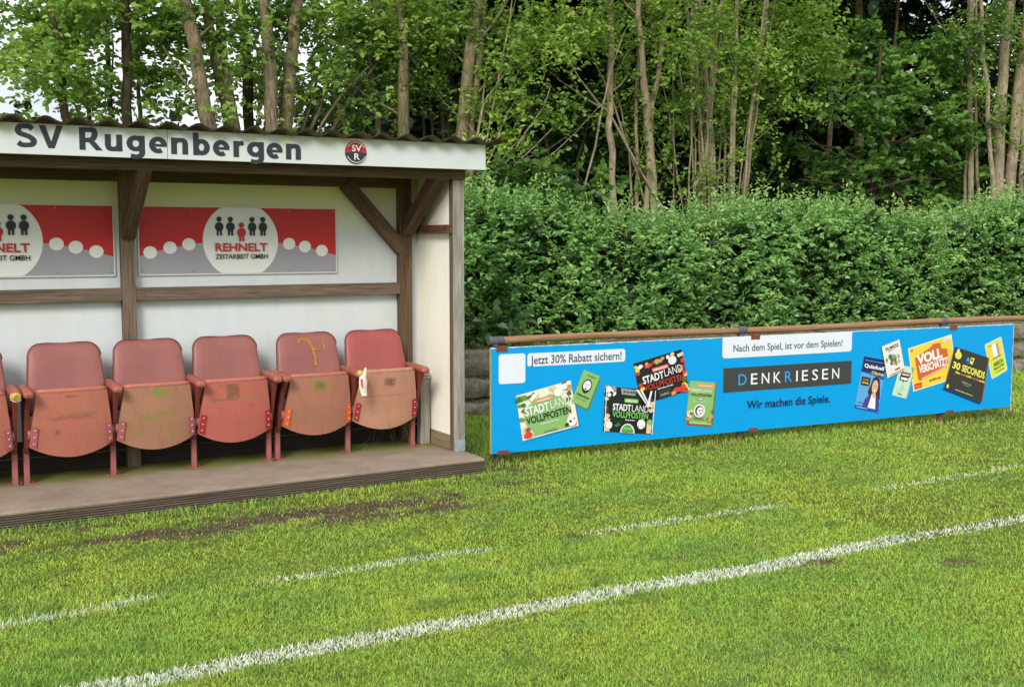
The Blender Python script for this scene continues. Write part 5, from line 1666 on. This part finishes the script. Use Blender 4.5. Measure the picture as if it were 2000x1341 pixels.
# broad leaved weeds at the hedge foot beside the shelter
n = 60; c = np.stack([rng.uniform(5.0, 5.75, n), rng.uniform(9.95, 10.15, n), rng.uniform(.62, 1.25, n)], -1)
V, F, Cc = twigs(c, np.tile([0, -1.0, 0], (n, 1)), .22, 6, .10, .085, [(.03, .08, .02), (.06, .14, .03)], up=.3)
o = np_mesh("ivy_bush", V, F, HLEAF, Cc); tag(o, "round leaved climbing weed at the hedge foot beside the shelter corner", "weed")

# ------------------------------------------------------------------ grass
GMAT = leaf_mat("grass_blades", .30, .55, .25, (1.2, 1.25, .6))


def on_line(x, y):
    """strength of the white marking at a point of the pitch: touch line, dashed line"""
    lx = np.array([p[0] for p in TL]); ly = np.array([p[1] for p in TL])
    yc = np.interp(x, lx, ly)
    wob = (fbm(x * 6, y * 6, 71) - .5) * .035
    t = np.clip((.082 + wob - np.abs(y - yc)) / .022, 0, 1)
    t = t * np.clip(fbm(x * 9, y * 9, 77) * 3.2, .0, 1)
    dsh = np.zeros_like(x)
    for a, b, k in DASH:
        u = (x - a[0]) / (b[0] - a[0]); yl = a[1] + (b[1] - a[1]) * u
        fade = np.clip(np.minimum(u, 1 - u) / .12 + .15, 0, 1) * ((u > 0) & (u < 1))
        dsh = np.maximum(dsh, np.clip((.055 + wob - np.abs(y - yl)) / .02, 0, 1) * fade * k)
    return t, dsh * np.clip(fbm(x * 9, y * 9, 79) * 2.8, 0, 1)


TL = [on_z(*p, 0) for p in ((-400, 1455), (100, 1364), (200, 1344), (300, 1327), (500, 1285), (700, 1251), (1000, 1194), (1250, 1146), (1400, 1122), (1500, 1107), (1570, 1090), (1750, 1053), (2000, 1013), (2300, 966))]
DASH = [(on_z(-250, 1268, 0), on_z(320, 1166, 0), .75), (on_z(495, 1140, 0), on_z(985, 1066, 0), .85), (on_z(1130, 1044, 0), on_z(1540, 983, 0), .8), (on_z(1700, 957, 0), on_z(2010, 906, 0), .65)]


def blades(n_near, rx, ry, keepf, hf, wmul=1.0, lod=True, zf=None, colf=None):
    x = rng.uniform(*rx, n_near); y = rng.uniform(*ry, n_near)
    k = keepf(x, y); x, y = x[k], y[k]
    n = len(x); dist = np.hypot(x, y)
    h = hf(x, y) * rng.uniform(.55, 1.3, n)
    wd = .0036 * np.maximum(dist / 4.6, .8) ** .75 * rng.uniform(.7, 1.3, n) * wmul
    a = rng.uniform(0, 2 * PI, n); ln = rng.normal(.45, .35, n)
    lean = np.stack([np.cos(a) * ln, np.sin(a) * ln, np.ones(n)], -1); lean = unit(lean)
    b = a + PI / 2 + rng.normal(0, .5, n); sd_ = np.stack([np.cos(b), np.sin(b), np.zeros(n)], -1)
    z0 = zf(x, y) if zf is not None else gz(x, y)
    p0 = np.stack([x, y, z0 - .003], -1)
    mid = p0 + lean * (h * .55)[:, None]
    tip = mid + (lean + np.stack([np.cos(a) * .55, np.sin(a) * .55, -.25 * np.ones(n)], -1)) * (h * .5)[:, None]
    w_ = sd_ * wd[:, None]
    V = np.stack([p0 - w_ * .5, p0 + w_ * .5, mid + w_ * .42, mid - w_ * .42, tip], 1).reshape(-1, 3)
    i = np.arange(n)[:, None] * 5
    F = np.concatenate([i + np.array([[0, 1, 2]]), i + np.array([[0, 2, 3]]), i + np.array([[3, 2, 4]])])
    return V, F, x, y


CLOVER = [(on_z(*p, 0), r_) for p, r_ in (((870, 1126), .10), ((600, 1172), .16), ((1865, 1086), .16), ((1840, 1310), .18), ((40, 1190), .14), ((700, 1062), .14), ((1150, 1225), .10))]


def grass_col(x, y):
    n = len(x)
    big = fbm(x * .55, y * 1.1, 81); med = fbm(x * 2.4, y * 4.0, 83)
    yel = np.array([.400, .520, .078]); grn = np.array([.265, .460, .076]); drk = np.array([.120, .250, .052]); dry = np.array([.36, .31, .14])
    t = np.clip((big * .55 + med * .45 - .32) / .34, 0, 1)[:, None]
    c = grn * (1 - t) + yel * t
    d = np.clip((fbm(x * 3.3, y * 5.1, 85) - .62) / .12, 0, 1)[:, None]
    c = c * (1 - d * .6) + drk * d * .6
    q = np.clip((fbm(x * 1.3, y * 2.2, 95) - .64) / .10, 0, 1)[:, None]
    for p_, r_ in CLOVER: q = np.maximum(q, np.clip(1.4 - np.hypot((x - p_[0]) / 1.6, (y - p_[1]) / .8) / r_, 0, 1)[:, None] * .9)
    c = c * (1 - q * .4) + np.array([.150, .310, .100]) * q * .4
    s = soil(x, y)
    r = rng.random(n)
    c = np.where((r < .035 + .30 * s)[:, None], dry, c)
    c = c * rng.uniform(.66, 1.24, n)[:, None]
    return c


VIEW = np.array([_sy, _cy])
def keep_grass(x, y, per=9500.0, tot=1.0):
    dist = np.hypot(x, y)
    ang = np.degrees(np.arctan2(x, y)) - math.degrees(YAW)
    p_ = np.clip(4.4 / np.maximum(dist, 3.0), 0, 1.15) ** 1.45
    p_ = np.where(np.abs(ang) > 29, p_ * .35, p_)
    s = soil(x, y)
    p_ = p_ * (1 - .86 * np.clip(s * 1.15, 0, 1))
    front = 6.865 + (x + 2.78) * (7.025 - 6.865) / 6.535
    inside = (x < 3.78) & (y > front - .012)
    beh = (x >= 3.78) & (y > 9.2)
    return (rng.random(len(x)) < p_) & ~inside & ~beh & (dist > 2.0)


def hgt(x, y):
    h = .0155 + .011 * fbm(x * 2.0, y * 3.0, 87)
    tuft = np.clip((fbm(x * 1.4, y * 2.4, 89) - .60) / .12, 0, 1)
    h = h * (1 + .6 * tuft)
    off = (np.stack([x, y], -1) - FA) @ FN
    h = h + np.clip(1 - np.abs(off) / .22, 0, 1) * .05 * (x > 3.8) + np.clip((-off - .1) / .4, 0, 1) * .06 * (x > 3.8)
    h = h + np.clip(1 - np.abs(y - 6.88) / .10, 0, 1) * .025 * (x < 3.9)
    return h


allV, allF, allX, allY = [], [], [], []
NB = 0
for rx, ry, n in (((-2.2, 5.0), (2.2, 5.2), 400000), ((-2.2, 7.5), (5.2, 9.2), 560000), ((5.0, 7.5), (1.0, 5.2), 100000), ((7.5, 16), (2.0, 9.2), 520000)):
    V, F, x, y = blades(n, rx, ry, keep_grass, hgt)
    allV.append(V); allX.append(x); allY.append(y)
V = np.concatenate(allV); x = np.concatenate(allX); y = np.concatenate(allY)
n = len(x); V = V.reshape(n, 5, 3)
t1, t2 = on_line(x, y)
col = grass_col(x, y)
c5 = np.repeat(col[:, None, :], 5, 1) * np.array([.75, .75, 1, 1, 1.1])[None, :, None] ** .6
wsel = rng.random(n)
is1 = wsel < t1 * .96; is2 = (wsel < t2 * .92) & ~is1
white = np.array([.80, .82, .76])
print("blades", n, is1.sum(), is2.sum())


def emit(name, sel, painted, mat, strength=.80):
    k = sel.sum(); Vv = V[sel].reshape(-1, 3)
    i = np.arange(k)[:, None] * 5
    F = np.concatenate([i + np.array([[0, 1, 2]]), i + np.array([[0, 2, 3]]), i + np.array([[3, 2, 4]])])
    cc = c5[sel]
    if painted:
        amt = np.clip(rng.normal(strength, .24, (k, 1, 1)), .1, 1) * np.array([.8, .8, 1, 1, 1.0])[None, :, None]
        cc = cc * (1 - amt) + white * rng.uniform(.8, 1.08, (k, 1, 1)) * amt
    return np_mesh(name, Vv, F, mat, cc.reshape(-1, 3))


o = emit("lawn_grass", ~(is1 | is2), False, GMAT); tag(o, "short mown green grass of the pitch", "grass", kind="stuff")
PAINT = leaf_mat("painted_blades", .15, .7, .15, (1, 1, 1))
o = emit("touch_line", is1, True, PAINT); tag(o, kind="structure")
o = emit("dashed_line", is2, True, PAINT, .58); tag(o, kind="structure")

# grass on the terrace ledges and bank edge
def tuft_obj(name, label, cat, x, y, z, h, pal, wmul=1.6, group=None):
    n = len(x)
    sv = dict(x=x, y=y)
    V_, F_, _, _ = blades(n, (0, 1), (0, 1), lambda a, b: np.ones(len(a), bool), lambda a, b: np.full(len(a), h), wmul, zf=lambda a, b: np.zeros(len(a)))
    V_ = V_.reshape(n, 5, 3)
    off = np.stack([x, y, z], -1) - (V_[:, 0] + V_[:, 1]) / 2
    V_ = (V_ + off[:, None, :]).reshape(-1, 3)
    pal = np.array(pal); a = rng.random((n, 1)); cc = pal[0] * (1 - a) + pal[1] * a
    o = np_mesh(name, V_, F_, GMAT, np.repeat(cc, 5, 0)); tag(o, label, cat, group)
    return o


n = 26000; xx = rng.uniform(3.0, 19, n)
lev = rng.integers(0, 4, n)
yy = np.choose(lev, [9.33 + rng.normal(0, .03, n), 9.53 + rng.normal(0, .05, n), rng.uniform(9.68, 10.2, n), 9.2 + rng.normal(0, .03, n)])
zz = np.choose(lev, [np.full(n, .12), np.full(n, .325), np.full(n, .57), np.full(n, -.01)])
kp = rng.random(n) < np.clip(fbm(xx * 1.5, lev * 3.3, 91) * 2.2 - .5, 0, 1)
o = tuft_obj("ledge_grass", "wild grass growing on the ledges of the stone terrace", "grass", xx[kp], yy[kp], zz[kp], .085, [(.05, .10, .02), (.20, .21, .06)], 1.5); o["kind"] = "stuff"
# dry weeds on the platform
for (px, py, nn, sp, hh, pal, lab) in ((765, 858, 170, .10, .14, [(.28, .22, .10), (.42, .34, .2)], "dry straw coloured weed on the platform under the last seat"), (695, 878, 110, .05, .05, [(.08, .17, .03), (.14, .24, .05)], "small green grass tuft on the platform beside a seat leg"), (868, 868, 50, .06, .08, [(.25, .2, .1), (.35, .3, .16)], "dry straw heap at the foot of the shelter front post"), (955, 905, 160, .10, .16, [(.20, .17, .08), (.12, .16, .04)], "tuft of tall half dry grass between the platform and board")):
    p_ = on_z(px, py, .1 if px < 900 else 0)
    x_ = p_[0] + rng.normal(0, sp, nn); y_ = p_[1] + rng.normal(0, sp * .6, nn)
    tuft_obj("weed_tuft", lab, "weed", x_, y_, np.full(nn, p_[2]), hh, pal, 1.3, "weeds by the platform")
# tall grass behind the board beside the shelter
n = 900; x_ = rng.uniform(3.85, 4.9, n); y_ = rng.uniform(7.5, 9.0, n)
o = tuft_obj("long_grass", "long green grass between the shelter side and the stone terrace", "grass", x_, y_, np.zeros(n), .15, [(.07, .14, .03), (.20, .26, .06)], 1.2); o["kind"] = "stuff"

# ------------------------------------------------------------------ light
w = bpy.data.worlds.new("World"); SC.world = w; w.use_nodes = True
nt = w.node_tree; bg = nt.nodes["Background"]
sky = nt.nodes.new("ShaderNodeTexSky"); sky.sky_type = "NISHITA"; sky.sun_disc = False
EL, AZ = math.radians(33), math.radians(222)
sky.sun_elevation = EL; sky.sun_rotation = AZ
sky.dust_density = 2.0; sky.ozone_density = 1.0
tc = nt.nodes.new("ShaderNodeTexCoord"); mp2 = nt.nodes.new("ShaderNodeMapping"); mp2.inputs["Scale"].default_value = (1, 1, 2.2)
nt.links.new(tc.outputs["Generated"], mp2.inputs["Vector"])
nz = noise(nt, mp2.outputs[0], 2.2, 6, .6)
cl = ramp(nt, nz, [(.36, (.45,) * 3), (.56, (1,) * 3)])
sz = nt.nodes.new("ShaderNodeSeparateXYZ"); nt.links.new(tc.outputs["Generated"], sz.inputs[0])
ovc = ramp(nt, sz.outputs[2], [(0.0, (.52, .53, .55)), (.15, (.60, .61, .63)), (1.0, (1, 1, 1))])
cloud = mix(nt, 1.0, ovc, (17.0, 17.2, 17.4, 1), "MULTIPLY")
c = mix(nt, cl, sky.outputs[0], cloud)
nt.links.new(c, bg.inputs["Color"])
bg.inputs["Strength"].default_value = 0.095
sd = bpy.data.lights.new("sun", "SUN"); sd.energy = 2.2; sd.angle = math.radians(20); sd.color = (1, .96, .9)
so = bpy.data.objects.new("sun", sd); COL.objects.link(so)
dirv = Vector((math.sin(AZ) * math.cos(EL), math.cos(AZ) * math.cos(EL), math.sin(EL)))
so.rotation_euler = dirv.to_track_quat("Z", "Y").to_euler()
SC.view_settings.view_transform = "Standard"; SC.view_settings.look = "None"; SC.view_settings.gamma = 1; SC.view_settings.exposure = 0.36
SC.cycles.use_denoising = True
SC.cycles.max_bounces = 6; SC.cycles.diffuse_bounces = 3; SC.cycles.glossy_bounces = 2; SC.cycles.transmission_bounces = 3
